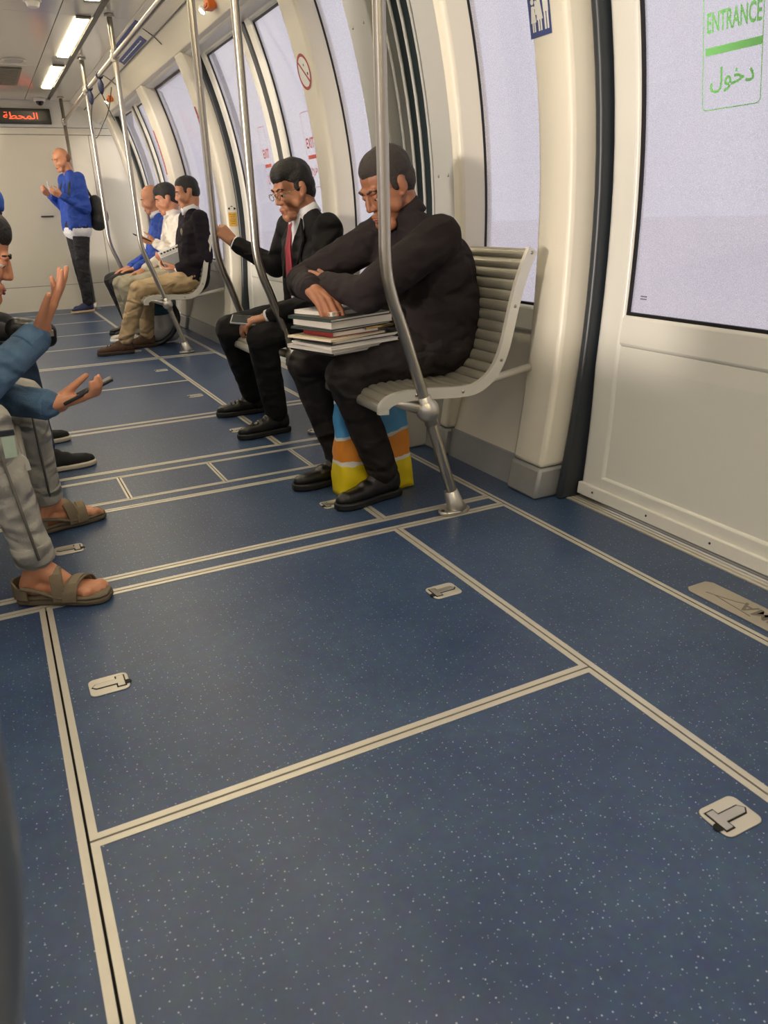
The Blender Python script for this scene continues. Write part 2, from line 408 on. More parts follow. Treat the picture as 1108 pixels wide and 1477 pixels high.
    adopt(obj('meeting_seal', st(mid - 0.034, mid + 0.034, 0.02, 2.07, 0.114, 0.165, side, 18), M_BLACK, None, False, 0.008), D)
    # ribbed threshold
    for k, (xa, xb) in enumerate(((1.752, 1.764), (1.771, 1.783), (1.790, 1.802), (1.809, 1.821), (1.828, 1.86))):
        x0, x1 = sorted((mx(xa, side), mx(xb, side)))
        adopt(obj('threshold_rib', bx(x0, x1, z0 + 0.004, z1 - 0.01, -0.02, 0.004 - 0.0012 * k), M_ALU, None, False, 0.002), D)
    x0, x1 = sorted((mx(1.835, side), mx(1.95, side)))
    adopt(obj('threshold_light_stop', bx(x0, x1, z0, z1, -0.06, 0.022), M_BLACK), D)  # added block that keeps outside light from leaking in under the leaves
    return D
KH = '\ufedd\ufeee\ufea7\ufea9'; KJ = '\ufe9d\ufeed\ufeae\ufea7'
ENT = ('ENTRANCE', KH, M_GREEN, (0, 1.405, 0.187, 0.35)); EXI = ('EXIT', KJ, M_RED, (0, 1.35, 0.13, 0.40))
door(0.1, 2.085, 1.06, 1, ENT, 'near white sliding door on the right with a green entrance sign', (None, 1.608), True)
door(4.19, 6.1, 5.05, 1, EXI, 'middle pair of white sliding door leaves with red exit signs', (4.56, 5.36))
door(7.88, 9.72, 8.8, 1, None, 'farthest white sliding doors in the right wall', (None, None))
door(0.1, 2.085, 1.06, -1, None, 'white sliding door in the left wall beside the camera', (None, None))
door(4.19, 6.1, 5.05, -1, None, 'white sliding doors in the middle of the left wall', (None, None))
door(7.88, 9.72, 8.8, -1, None, 'far white sliding doors in the left wall', (None, None))

# ---------------------------------------------------------------- floor of separate hatch panels
FLOOR = empty('floor', (CX, 4.0, 0), kind='structure'); FLOOR['label'] = 'blue speckled vinyl floor of framed hatch panels'
adopt(obj('subfloor', bx(-0.78, 1.83, Y0, Y1, -0.06, -0.012), M_GAP), FLOOR)
def floor_panel(x0, x1, y0, y1, t=0.0145, gap=0.0025, only=None):
    x0 += gap; x1 -= gap; y0 += gap; y1 -= gap
    p = adopt(obj('floor_panel', bx(x0 + t, x1 - t, y0 + t, y1 - t, -0.012, 0.0), M_FLOOR), FLOOR)
    if only is not None:
        xa, xb = (x0, x0 + only) if only > 0 else (x1 + only, x1)
        e = obj('edge_trim', bx(xa, xb, y0, y1, -0.012, 0.0012), M_ALU); e.parent = p; e.matrix_parent_inverse = Matrix.Identity(4)
    if t > 0:
        bm = bmesh.new(); z = 0.0012
        box(bm, x0, x1, y0, y0 + t, -0.012, z); box(bm, x0, x1, y1 - t, y1, -0.012, z)
        box(bm, x0, x0 + t, y0 + t, y1 - t, -0.012, z); box(bm, x1 - t, x1, y0 + t, y1 - t, -0.012, z)
        e = obj('edge_trim', bm, M_ALU); e.parent = p; e.matrix_parent_inverse = Matrix.Identity(4)
    return p
XA, XB, XC = -0.03, 1.08, 1.525; XD = 2 * CX - XC; XE = 1.752; XF = 2 * CX - XE
for (a, b) in ((-2.04, -0.98), (-0.98, 0.14), (0.14, 1.145), (1.145, 2.115)): floor_panel(XA, XB, a, b)
for (a, b) in ((-2.04, 0.14), (0.14, 2.115)):
    floor_panel(XB, XC, a, b); floor_panel(XD, XA, a, b)
floor_panel(XD, XC, 2.115, 2.21, 0.016)
for (a, b) in ((2.21, 2.815),):
    floor_panel(XA, XB, a, b); floor_panel(XB, XC, a, b); floor_panel(XD, XA, a, b)
floor_panel(XD, XC, 2.815, 2.905, 0.012)
for (a, b) in ((-0.42, -0.045), (-0.045, 0.333), (0.333, 0.712), (0.712, 1.09), (1.09, 1.49)): floor_panel(a, b, 2.905, 3.2, 0.008, 0.002)
floor_panel(XD, XC, 3.2, 3.295, 0.012)
floor_panel(XA, XB, 3.295, 4.02); floor_panel(XB, XC, 3.295, 4.02); floor_panel(XD, XA, 3.295, 4.02)
floor_panel(XD, XC, 4.02, 4.095, 0.014)
for (a, b) in ((4.095, 5.08), (5.08, 6.06)): floor_panel(XA, XB, a, b, 0.012)
floor_panel(XB, XC, 4.095, 6.06, 0.013); floor_panel(XD, XA, 4.095, 6.06, 0.013)
floor_panel(XD, XC, 6.06, 6.12, 0.013)
for (a, b) in ((6.12, 7.0), (7.0, 7.9), (7.9, 8.9), (8.9, 9.9), (9.9, 10.48)): floor_panel(XA, XB, a, b, 0.013)
for (a, b) in ((6.12, 8.2), (8.2, 10.48)): floor_panel(XB, XC, a, b, 0.013); floor_panel(XD, XA, a, b, 0.013)
for (a, b) in ((-2.04, 2.905), (3.2, 10.48)):
    floor_panel(XC, XE, a, b, 0.0, 0.002, 0.013); floor_panel(XF, XD, a, b, 0.0, 0.002, -0.013)
floor_panel(XC, 1.66, 2.905, 3.2, 0.0, 0.0); floor_panel(2 * CX - 1.66, XD, 2.905, 3.2, 0.0, 0.0)

# lift-out latches let into the hatches
def latch(x, y, flip=False, scale=1.0):
    L = empty('hatch_latch', (x, y, 0)); adopt(L, FLOOR)
    w, h, r = 0.044 * scale, 0.036 * scale, 0.014
    pts = []
    for q, (sx, sy) in enumerate(((1, 1), (-1, 1), (-1, -1), (1, -1))):
        for k in range(5):
            a = math.pi / 2 * (q + k / 4); pts.append((x + sx * (w - r) + r * math.cos(a), y + sy * (h - r) + r * math.sin(a), 0.0))
    p = adopt(obj('latch_plate', prism(bmesh.new(), pts, (0, 0, 0.003)), M_ALU, None, False, 0.0012), L)
    d = -1 if flip else 1
    def T(a, b): return (x + d * a * scale, y + b * scale, 0.0032)
    o = [(-0.034, -0.022), (-0.018, -0.022), (-0.018, -0.008), (0.028, -0.008), (0.036, 0.0), (0.028, 0.010), (-0.018, 0.010), (-0.018, 0.022), (-0.034, 0.022)]
    g = [(-0.037, -0.025), (-0.015, -0.025), (-0.015, -0.011), (0.029, -0.011), (0.0395, 0.0), (0.029, 0.013), (-0.015, 0.013), (-0.015, 0.025), (-0.037, 0.025)]
    adopt(obj('latch_recess', prism(bmesh.new(), [T(a, b) for a, b in g], (0, 0, 0.0004)), M_GAP), L)
    adopt(obj('latch_lever', prism(bmesh.new(), [T(a, b) for a, b in o], (0, 0, 0.0022)), M_CAST, None, False, 0.0008), L)
    adopt(obj('finger_hole', cyl(bmesh.new(), T(-0.040, -0.010), 0.009 * scale, 0.0012, 16), M_GAP), L)
    return L
for (x, y, fl) in ((0.978, 0.665, False), (0.982, 1.64, False), (0.073, 1.629, True), (0.071, 2.509, True), (0.985, 2.44, False), (0.992, 3.66, False), (0.993, 4.576, False), (0.985, 5.55, False), (0.98, 6.55, False), (0.07, 3.66, True), (0.98, 7.45, False)):
    latch(x, y, fl)
# name plate in front of the near door
PL = empty('threshold_plate', (1.613, 1.0, 0)); adopt(PL, FLOOR)
pts = [(1.566, 1.30, 0), (1.580, 1.317, 0), (1.648, 1.317, 0), (1.660, 1.30, 0), (1.660, 0.70, 0), (1.648, 0.685, 0), (1.580, 0.685, 0), (1.566, 0.70, 0)]
adopt(obj('plate', prism(bmesh.new(), pts, (0, 0, 0.003)), mat('worn_aluminium_plate', (176, 168, 154), 0.5, 0.35, 0.12, 14), None, False, 0.001), PL)
me = text_mesh('UMA', 0.1, 'LEFT', 0.002)
xs = [v.co.x for v in me.vertices]; x0, x1 = min(xs), max(xs)
for v in me.vertices: v.co = (1.606 + (0.036 - v.co.y) * 0.62 + 0.012, 1.175 - (x1 - v.co.x) * 0.62 + 0.0, 0.0036)
# letters stand on their heads as seen from inside the car
for v in me.vertices: v.co.x = 1.613 + (1.613 - v.co.x) * -1
M_ETCH = mat('etched_letters', (120, 112, 100), 0.6, 0.2, 0.1)
adopt(link('plate_lettering', me, M_ETCH), PL)
bm = bmesh.new()
for pl in ([(1.598, 1.27), (1.612, 1.22), (1.622, 1.19), (1.634, 1.17)], [(1.604, 1.245), (1.598, 1.20), (1.592, 1.15), (1.588, 1.12)]):
    tube(bm, [(x, y, 0.0032) for x, y in pl], 0.0012, 5)
adopt(obj('plate_emblem', bm, M_ETCH), PL)

# ---------------------------------------------------------------- ceiling
CE = empty('ceiling', (CX, 4.0, 2.31), kind='structure'); CE['label'] = 'glossy cream ceiling panels with dark joints'
adopt(obj('ceiling_backing', bx(-0.32, 1.37, Y0, Y1, 2.326, 2.36), M_DARK), CE)
cuts = [Y0, 0.2, 2.25, 4.28, 6.3, 8.3, Y1]
for i in range(len(cuts) - 1):
    a, b = cuts[i] + 0.002, cuts[i + 1] - 0.002
    adopt(obj('ceiling_panel', bx(0.284, 0.766, a, b, 2.31, 2.325), M_CEIL), CE)
    for (x0, x1) in ((0.772, 0.996), (1.032, 1.262)):
        for s in (1, -1):
            u, v = sorted((mx(x0, s), mx(x1, s)))
            adopt(obj('ceiling_panel', bx(u, v, a, b, 2.31, 2.325), M_CEIL), CE)
for s in (1, -1):
    u, v = sorted((mx(0.996, s), mx(1.032, s)))
    adopt(obj('ceiling_track', bx(u, v, Y0 + .01, Y1 - .35, 2.304, 2.325), M_DARK), CE)
# end walls
WE = empty('wall_far', (CX, Y1, 0), kind='structure'); WE['label'] = 'cream end wall of the car with the red display'
for nm, args, m in (('end_panel', (-0.34, 1.395, 0.29, 1.955), M_CREAM), ('end_panel', (-0.34, 1.395, 0.0, 0.284), M_CREAM), ('end_panel', (-0.34, 1.9, 1.961, 2.03), M_CREAM),
                    ('end_panel', (-0.8, 1.9, 2.036, 2.34), M_WHITE), ('end_panel', (1.401, 1.9, 0.0, 1.955), M_CREAM), ('end_panel', (-0.8, -0.346, 0.0, 2.03), M_CREAM)):
    adopt(obj(nm, bx(args[0], args[1], Y1, Y1 + 0.04, args[2], args[3]), m), WE)
adopt(obj('end_backing', bx(-0.85, 1.95, Y1 + 0.03, Y1 + 0.08, 0, 2.36), M_DARK), WE)
bm = bmesh.new(); box(bm, 0.72, 0.86, Y1 - 0.012, Y1, 1.07, 1.085); adopt(obj('end_handle', bm, M_DARK), WE)
WN = empty('wall_near', (CX, Y0, 0), kind='structure'); WN['label'] = 'cream end wall behind the camera'
adopt(obj('end_panel', bx(-0.85, 1.95, Y0 - 0.06, Y0, 0, 2.36), M_CREAM), WN)
# outside: pale concrete apron under the guideway; haze put into its sky-like colour
gr = obj('apron', bx(-120, 120, -120, 140, -1.6, -1.5), mat('hazed_concrete', (232, 226, 228), 0.9, 0, 0.04, 0.3)); gr['kind'] = 'structure'; gr.name = 'ground'
gr['label'] = 'pale concrete apron outside the car, with haze in its colour'
# ---------------------------------------------------------------- poles, hand rail, benches, lamps, signs
RAILZ = 2.06
def grab_pole(y, label, side=1, lower=True, ceil=True, ballj=True):
    g = empty('grab_pole', (mx(1.33, side), y, 0), label, 'grab pole', 'steel grab poles along the benches')
    xs = lambda x: mx(x, side)
    if lower:
        pts = [(1.085, 2.31), (1.083, 1.6), (1.081, 1.0), (1.080, 0.89), (1.087, 0.81), (1.108, 0.73), (1.135, 0.655), (1.225, 0.37), (1.325, 0.05)]
        path = smooth_path([(xs(x), y, z) for x, z in pts], 6)
    else:
        path = [(xs(1.12), y, 2.31), (xs(1.12), y, 0.05)]
    adopt(obj('pole', tube(bmesh.new(), path, 0.0185, 16), M_POLE, None, True), g)
    bxx = 1.325 if lower else 1.12
    bm = bmesh.new()
    # oval foot plate with a tapering socket
    pl = [(xs(bxx) + 0.062 * math.cos(a) * side, y + 0.036 * math.sin(a), 0.002) for a in [2 * math.pi * k / 24 for k in range(24)]]
    prism(bm, pl, (0, 0, 0.012)); adopt(obj('foot_plate', bm, M_CAST, None, False, 0.003), g)
    lean = 0.028 if lower else 0
    adopt(obj('foot_socket', tube(bmesh.new(), [(xs(bxx + 0.012 * (lower)), y, 0.012), (xs(bxx + 0.004 * lower), y, 0.03), (xs(bxx - lean * .5), y, 0.085)], [0.036, 0.031, 0.024], 18), M_CAST, None, True), g)
    for dx in (-0.046, 0.046): adopt(obj('foot_screw', cyl(bmesh.new(), (xs(bxx) + dx, y, 0.0145), 0.007, 0.003, 10), M_DARK), g)
    if lower and ballj:
        c = (xs(1.2215), y, 0.385)
        adopt(obj('ball_joint', ball(bmesh.new(), c, 0.040, 20, 14), M_CAST, None, True), g)
        dirv = V((xs(1.325) - xs(1.225), 0, -0.32)).normalized()
        adopt(obj('ball_collar', tube(bmesh.new(), [V(c) - dirv * 0.05, V(c) + dirv * 0.052], 0.0225, 16), M_CAST, None, True), g)
    topx = 1.085 if lower else 1.12
    bm = bmesh.new(); cyl(bm, (xs(topx), y, 2.300), 0.034, 0.018, 18)
    adopt(obj('ceiling_flange', bm, M_CAST, None, False, 0.003), g)
    bm = bmesh.new(); cyl(bm, (xs(topx), y, RAILZ), 0.026, 0.07, 16); cyl(bm, (xs(topx), y, RAILZ), 0.027, 0.08, 16, 'Y')
    adopt(obj('rail_clamp', bm, M_CAST, None, False, 0.003), g)
    return g
grab_pole(2.14, 'steel pole with ball joint beside the man leaning on books')
grab_pole(3.40, 'steel pole between the man leaning on books and the man in the red tie', ballj=True)
grab_pole(4.06, 'steel pole gripped by the hand of the man in the red tie')
grab_pole(6.21, 'steel pole with ball joint at the near end of the far bench')
grab_pole(7.82, 'steel pole at the far end of the far bench beside the grey-haired man')
grab_pole(10.15, 'straight steel pole by the end wall behind the standing man', lower=False)
gp_ = grab_pole(0.195, 'left-hand steel pole grazing the left edge beside the camera', side=-1)
gp_.location.x -= 0.008
for s, lb in ((1, 'long steel hand rail under the ceiling joining the poles on the right'), (-1, 'long steel hand rail under the ceiling over the left benches')):
    g = empty('hand_rail', (mx(1.085, s), 4.0, RAILZ), lb, 'hand rail')
    adopt(obj('rail', tube(bmesh.new(), [(mx(1.085, s), Y0 + 0.3, RAILZ), (mx(1.085, s), 7.8, RAILZ), (mx(1.12, s), 10.15, RAILZ)], 0.017, 14), M_POLE, None, True), g)
    adopt(obj('rail_end', ball(bmesh.new(), (mx(1.12, s), 10.15, RAILZ), 0.026, 14, 10), M_CAST, None, True), g)

BPROF = [(1.052, 0.392), (1.056, 0.418), (1.078, 0.437), (1.115, 0.447), (1.18, 0.449), (1.26, 0.444), (1.34, 0.438), (1.405, 0.440), (1.455, 0.462), (1.493, 0.502), (1.518, 0.555), (1.535, 0.615), (1.552, 0.685), (1.572, 0.755), (1.597, 0.822), (1.622, 0.875)]
def bench(y0, y1, side, label):
    g = empty('bench', (mx(1.35, side), (y0 + y1) / 2, 0), label, 'bench', 'ribbed metal benches')
    path = smooth_path([(x, 0, z) for x, z in BPROF], 8)
    # arc-length points
    L = [0]
    for i in range(1, len(path)): L.append(L[-1] + (path[i] - path[i - 1]).length)
    def at(s):
        s = max(0, min(L[-1] - 1e-6, s))
        for i in range(1, len(L)):
            if L[i] >= s:
                t = (s - L[i - 1]) / max(1e-9, L[i] - L[i - 1]); p = path[i - 1].lerp(path[i], t); d = (path[i] - path[i - 1]).normalized(); return p, d
    n = 25; w = L[-1] / n
    for k in range(n):
        p, d = at((k + 0.5) * w); nrm = V((-d.z, 0, d.x))
        hw = w * 0.492
        loop = []
        for q in range(9):
            a = math.pi * q / 8; loop.append(p - d * hw * math.cos(a) + nrm * (0.011 * math.sin(a) - 0.004))
        loop += [p + d * hw - nrm * 0.012, p - d * hw - nrm * 0.012]
        adopt(obj('slat', prism(bmesh.new(), [(mx(v.x, side), y0 + 0.016, v.z) for v in loop], (0, y1 - y0 - 0.032, 0)), M_SLAT, None, False), g)
    for ya in (y0, y1 - 0.018):
        out = []; inn = []
        for i, p in enumerate(path):
            d = (path[min(i + 1, len(path) - 1)] - path[max(i - 1, 0)]).normalized(); nrm = V((-d.z, 0, d.x))
            out.append(p + nrm * 0.010); inn.append(p - nrm * 0.026)
        bm = bmesh.new()
        O = [[bm.verts.new((mx(v.x, side), yy, v.z)) for v in out] for yy in (ya, ya + 0.018)]
        I = [[bm.verts.new((mx(v.x, side), yy, v.z)) for v in inn] for yy in (ya, ya + 0.018)]
        for i in range(len(path) - 1):
            for (A, B) in ((O[0], O[1]), (I[1], I[0]), (I[0], O[0]), (O[1], I[1])):
                bm.faces.new((A[i], A[i + 1], B[i + 1], B[i]))
        bm.faces.new((O[0][0], O[1][0], I[1][0], I[0][0])); bm.faces.new((O[0][-1], O[1][-1], I[1][-1], I[0][-1]))
        fr = adopt(obj('end_frame', bm, M_FRAME, None, False, 0.004), g)
        for s in (0.16, 0.34, 0.52, 0.70, 0.88):
            p, d = at(s); nrm = V((-d.z, 0, d.x)); q = p - nrm * 0.008
            adopt(obj('frame_screw', ball(bmesh.new(), (mx(q.x, side), ya - 0.001, q.z), 0.006, 8, 6, (1, 0.5, 1)), M_STEEL, None, True), g)
    # arms from the pole balls to the seat, and the beam back to the wall
    for ya in (y0 + 0.012, y1 - 0.012):
        adopt(obj('seat_arm', tube(bmesh.new(), [(mx(1.105, side), ya, 0.424), (mx(1.14, side), ya, 0.412), (mx(1.21, side), ya, 0.388)], [0.012, 0.016, 0.021], 12), M_CAST, None, True), g)
    for ya in (y0 + 0.09, y1 - 0.12):
        adopt(obj('wall_bracket', tube(bmesh.new(), [(mx(1.30, side), ya, 0.415), (mx(1.50, side), ya, 0.43), (mx(1.70, side), ya, 0.46)], 0.014, 10), M_FRAME, None, True), g)
    return g
bench(2.14, 2.80, 1, 'short ribbed metal bench under the man leaning on books')
bench(3.43, 4.08, 1, 'short ribbed metal bench under the man in the red tie')
bench(6.20, 7.84, 1, 'long ribbed metal bench under the three seated men')
bench(2.14, 2.80, -1, 'left-hand ribbed bench under the man in the denim jacket')
bench(3.36, 4.08, -1, 'left-hand ribbed bench under the man in dark jeans')

# lamps in the ceiling: these light the car
M_LAMP = mat('lamp_diffuser', (255, 238, 196), 0.4, emit=(255, 238, 204), estr=16.0)
M_LAMP_END = mat('lamp_end_block', (120, 116, 106), 0.35, 0.6, 0.05)
spans = [(-1.3, 0.1), (0.55, 1.95), (2.4, 3.8), (4.35, 5.85), (6.35, 7.78), (8.22, 9.52)]
for s in (1, -1):
    for i, (a, b) in enumerate(spans):
        u, v = sorted((mx(0.888, s), mx(0.974, s)))
        near = 'lit rectangular ceiling lamp '
        lab = near + (('farthest from the camera, by the end wall' if i == 5 else 'second from the end wall, above the far bench' if i == 4 else 'cut off by the top of the photo' if i == 3 else 'overhead outside the view, ' + ('behind the camera', 'beside the camera', 'over the near bench')[i]) if s > 0 else 'of the left row, ' + ('behind the camera', 'beside the camera', 'over the denim jacket', 'over the middle doors', 'over the far left windows', 'nearest the end wall')[i])
        g = empty('ceiling_lamp', ((u + v) / 2, (a + b) / 2, 2.31), lab, 'ceiling lamp', 'ceiling lamps')
        adopt(obj('diffuser', bx(u, v, a, b, 2.2995, 2.3095), M_LAMP, None, False, 0.002), g)
        for (ya, yb) in ((a - 0.05, a), (b, b + 0.05)): adopt(obj('end_block', bx(u - 0.006, v + 0.006, ya, yb, 2.297, 2.3095), M_LAMP_END, None, False, 0.003), g)

# display on the end wall
g = empty('led_display', (CX, 10.5, 2.07), 'black display with red dot-matrix Arabic lettering on the end wall', 'display')
adopt(obj('display_case', bx(0.035, 1.015, 10.455, 10.498, 2.065, 2.222), mat('display_case', (22, 22, 20), 0.35), None, False, 0.006), g)
adopt(obj('display_window', bx(0.075, 0.975, 10.451, 10.456, 2.098, 2.196), mat('display_glass', (70, 66, 54), 0.25)), g)
M_LED = mat('led_red', (255, 96, 60), 0.5, emit=(255, 84, 48), estr=1.6)
for word, xr, wd in (('\ufe94\ufec4\ufea4\ufee4\ufedf\ufe8d', 0.875, 0.36), ('\ufe94\ufef4\ufedf\ufe8e\ufe98\ufedf\ufe8d', 0.475, 0.30)):
    me = text_mesh(word, 0.1, 'LEFT', 0.0)
    xs = [v.co.x for v in me.vertices]; ys = [v.co.y for v in me.vertices]; x0, x1, y0_, y1_ = min(xs), max(xs), min(ys), max(ys)
    for v in me.vertices: v.co = (xr - (x1 - v.co.x) * wd / (x1 - x0), 10.4495, 2.112 + (v.co.y - y0_) * 0.070 / (y1_ - y0_))
    adopt(link('display_lettering', me, M_LED), g)

# round and square ceiling fittings
g = empty('air_grille', (0.45, 8.85, 2.31), 'square olive-grey ventilation grille in the ceiling near the end wall', 'vent')
adopt(obj('grille_plate', bx(0.19, 0.645, 8.42, 9.4, 2.298, 2.3095), mat('grille_olive', (108, 104, 88), 0.5, 0.2, 0.08), None, False, 0.004), g)
for k in range(11):
    y = 8.49 + k * 0.083
    adopt(obj('grille_slat', bx(0.215, 0.62, y, y + 0.05, 2.2955, 2.2985), mat('grille_olive', (0, 0, 0))), g)
g = empty('ceiling_speaker', (0.56, 8.05, 2.31), 'round pale ceiling speaker just before the square grille', 'speaker')
adopt(obj('speaker_ring', cyl(bmesh.new(), (0.56, 8.05, 2.303), 0.10, 0.012, 28), M_CEIL, None, False, 0.003), g)
adopt(obj('speaker_mesh', cyl(bmesh.new(), (0.56, 8.05, 2.2965), 0.075, 0.002, 28), M_GREY), g)
g = empty('smoke_detector', (0.585, 5.95, 2.31), 'white round smoke detector on the ceiling at the top left', 'smoke detector')
adopt(obj('detector_base', cyl(bmesh.new(), (0.585, 5.95, 2.3), 0.055, 0.018, 24), M_WHITE, None, False, 0.003), g)
adopt(obj('detector_head', cyl(bmesh.new(), (0.585, 5.95, 2.276), 0.034, 0.03, 24, 'Z', 0.044), M_WHITE, None, False, 0.003), g)
g = empty('dome_camera', (0.91, 10.3, 2.31), 'small black dome camera on a white base above the display', 'camera')
adopt(obj('camera_base', cyl(bmesh.new(), (0.91, 10.3, 2.293), 0.065, 0.034, 24), M_WHITE, None, False, 0.005), g)
adopt(obj('camera_dome', ball(bmesh.new(), (0.91, 10.3, 2.276), 0.042, 18, 12), mat('dome_black', (18, 18, 20), 0.1), None, True), g)

# orange emergency handles and small spot lamps over the doors
M_ORANGE = mat('orange_plastic', (222, 112, 34), 0.4)
for (y, lb) in ((5.02, 'orange emergency handle above the middle doors'), (8.9, 'orange emergency handle above the farthest doors')):
    g = empty('emergency_handle', (1.47, y, 2.13), lb, 'emergency handle')
    adopt(obj('handle_housing', bx(1.425, 1.475, y - 0.045, y + 0.045, 2.118, 2.168), M_ORANGE, None, False, 0.006), g)
    adopt(obj('handle_grip', bx(1.419, 1.426, y - 0.03, y + 0.03, 2.128, 2.145), mat('orange_dark', (176, 78, 20), 0.4), None, False, 0.003), g)
for (y, lb) in ((5.22, 'small round spot lamp beside the nearer orange handle'), (9.2, 'small round spot lamp beside the farther orange handle')):
    g = empty('spot_lamp', (1.44, y, 2.16), lb, 'spot lamp')
    rot = Matrix.Rotation(math.radians(40), 3, 'Y')
    adopt(obj('lamp_rim', ball(bmesh.new(), (1.462, y, 2.158), 0.03, 16, 8, (1, 1, 0.4), rot), M_WHITE, None, True), g)
    adopt(obj('lamp_lens', ball(bmesh.new(), (1.455, y, 2.150), 0.02, 14, 8, (1, 1, 0.45), rot), mat('spot_lens', (255, 250, 240), 0.3, emit=(255, 248, 235), estr=6), None, True), g)

# stickers and signs on the wall
M_SBLUE = mat('sign_blue', (54, 72, 132), 0.4); M_SWHITE = mat('sign_white', (236, 236, 234), 0.45); M_SRED = mat('sign_deep_red', (176, 62, 62), 0.45)
def ring(yc, zc, r0, r1, off, n=36):
    bm = bmesh.new(); A = []; B = []
    for k in range(n):
        a = 2 * math.pi * k / n
        for lst, r in ((A, r0), (B, r1)):
            z = zc + r * math.sin(a); lst.append(bm.verts.new((P(z) + off, yc + r * math.cos(a), z)))
    for k in range(n): bm.faces.new((A[k], A[(k + 1) % n], B[(k + 1) % n], B[k]))
    return bm
def patch(loops, off):
    bm = bmesh.new(); curved_patch(bm, loops, off); return bm
def rect(yc, zc, w, h): return [(yc - w / 2, zc - h / 2), (yc + w / 2, zc - h / 2), (yc + w / 2, zc + h / 2), (yc - w / 2, zc + h / 2)]
def disc(yc, zc, r, n=14): return [(yc + r * math.cos(2 * math.pi * k / n), zc + r * math.sin(2 * math.pi * k / n)) for k in range(n)]
g = empty('no_smoking_sticker', (P(1.67), 4.10, 1.67), 'round red and white no smoking sticker on the cream pillar', 'sticker')
yc, zc = 4.105, 1.675
adopt(obj('sticker_disc', patch([disc(yc, zc, 0.078, 36)], -0.0012), M_SWHITE), g)
adopt(obj('sticker_ring', ring(yc, zc, 0.066, 0.080, -0.002), M_SRED), g)
adopt(obj('sticker_slash', patch([[(yc + 0.052, zc + 0.044), (yc + 0.044, zc + 0.052), (yc - 0.052, zc - 0.044), (yc - 0.044, zc - 0.052)]], -0.0022), M_SRED), g)
adopt(obj('sticker_cigarette', patch([rect(yc - 0.008, zc - 0.012, 0.075, 0.012), rect(yc + 0.030, zc + 0.022, 0.010, 0.022), rect(yc - 0.012, zc + 0.024, 0.010, 0.018)], -0.0018), M_GASKET), g)
# priority seat sign at the top of the near pillar
g = empty('priority_sign', (P(1.6), 2.21, 1.55), 'blue priority sign with white figures high on the near pillar', 'sign')
yc, zc = 2.208, 1.60
adopt(obj('sign_plate', patch([[(yc + 0.052 * a + 0, zc + 0.108 * b) for a, b in ((-1, -1), (1, -1), (1, -.33), (1, .33), (1, 1), (-1, 1), (-1, .33), (-1, -.33))]], -0.0015), M_SBLUE), g)
loops = []
for (dy, s, sk) in ((0.030, 0.8, True), (0.0, 0.95, True), (-0.032, 1.1, False)):
    base = zc - 0.092
    loops.append(disc(yc + dy, base + 0.098 * s, 0.010 * s, 12))
    if sk: loops.append([(yc + dy - 0.016 * s, base + 0.030 * s), (yc + dy + 0.016 * s, base + 0.030 * s), (yc + dy + 0.008 * s, base + 0.084 * s), (yc + dy - 0.008 * s, base + 0.084 * s)])
    else: loops.append([(yc + dy - 0.011 * s, base + 0.040 * s), (yc + dy + 0.011 * s, base + 0.040 * s), (yc + dy + 0.012 * s, base + 0.084 * s), (yc + dy - 0.012 * s, base + 0.084 * s)])
    for q in (-1, 1): loops.append(rect(yc + dy + q * 0.0058 * s, base + 0.020 * s, 0.0078 * s, 0.042 * s))
loops.append(rect(yc + 0.012, zc - 0.092 + 0.062, 0.022, 0.006)); loops.append(disc(yc + 0.014, zc - 0.018, 0.006, 10)); loops.append(rect(yc + 0.013, zc - 0.036, 0.013, 0.026))
adopt(obj('sign_figures', patch(loops, -0.0022), M_SWHITE), g)
# narrow red notices on the far pillars
for (y, z0, z1, lb) in ((7.845, 1.39, 1.76, 'narrow upright red notice on the pillar past the far bench'), (6.265, 1.60, 1.77, 'narrow upright red notice on the pillar before the far bench')):
    g = empty('red_notice', (P(z0), y, z0), lb, 'notice')
    nz = 4
    loops = [[(y - 0.022, z0 + (z1 - z0) * k / nz), (y + 0.022, z0 + (z1 - z0) * k / nz), (y + 0.022, z0 + (z1 - z0) * (k + 1) / nz), (y - 0.022, z0 + (z1 - z0) * (k + 1) / nz)] for k in range(nz)]
    adopt(obj('notice_field', patch(loops, -0.0012), M_SRED), g)
    loops = [rect(y + 0.004 * (k % 2), z0 + 0.025 + k * 0.03, 0.018, 0.012) for k in range(int((z1 - z0 - 0.04) / 0.03))]
    adopt(obj('notice_marks', patch(loops, -0.0019), mat('notice_pink', (226, 150, 146), 0.5)), g)
# yellow notice on the reveal of the pillar behind the middle doors
g = empty('yellow_notice', (1.8, 6.09, 0.95), 'small yellow notice under black arrows on the cream pillar', 'notice')
yy = 6.0985
def reveal(loops, dy=0):
    bm = bmesh.new()
    for lp in loops: bm.faces.new([bm.verts.new((x, yy - dy, z)) for x, z in lp])
    return bm
def rr(xc, zc, w, h): return [(xc - w / 2, zc - h / 2), (xc + w / 2, zc - h / 2), (xc + w / 2, zc + h / 2), (xc - w / 2, zc + h / 2)]
adopt(obj('notice_field', reveal([rr(1.775, 0.985, 0.062, 0.10)]), mat('notice_yellow', (226, 178, 76), 0.5)), g)
adopt(obj('notice_lines', reveal([rr(1.775, 1.02 - 0.013 * k, 0.046 - 0.008 * (k % 3), 0.004) for k in range(6)], 0.0006), mat('notice_brown', (150, 104, 40), 0.5)), g)
adopt(obj('notice_arrows', reveal([[(1.742, 1.062), (1.760, 1.052), (1.760, 1.072)], [(1.808, 1.062), (1.790, 1.072), (1.790, 1.052)], rr(1.775, 1.078, 0.014, 0.006)], 0.0006), M_GASKET), g)
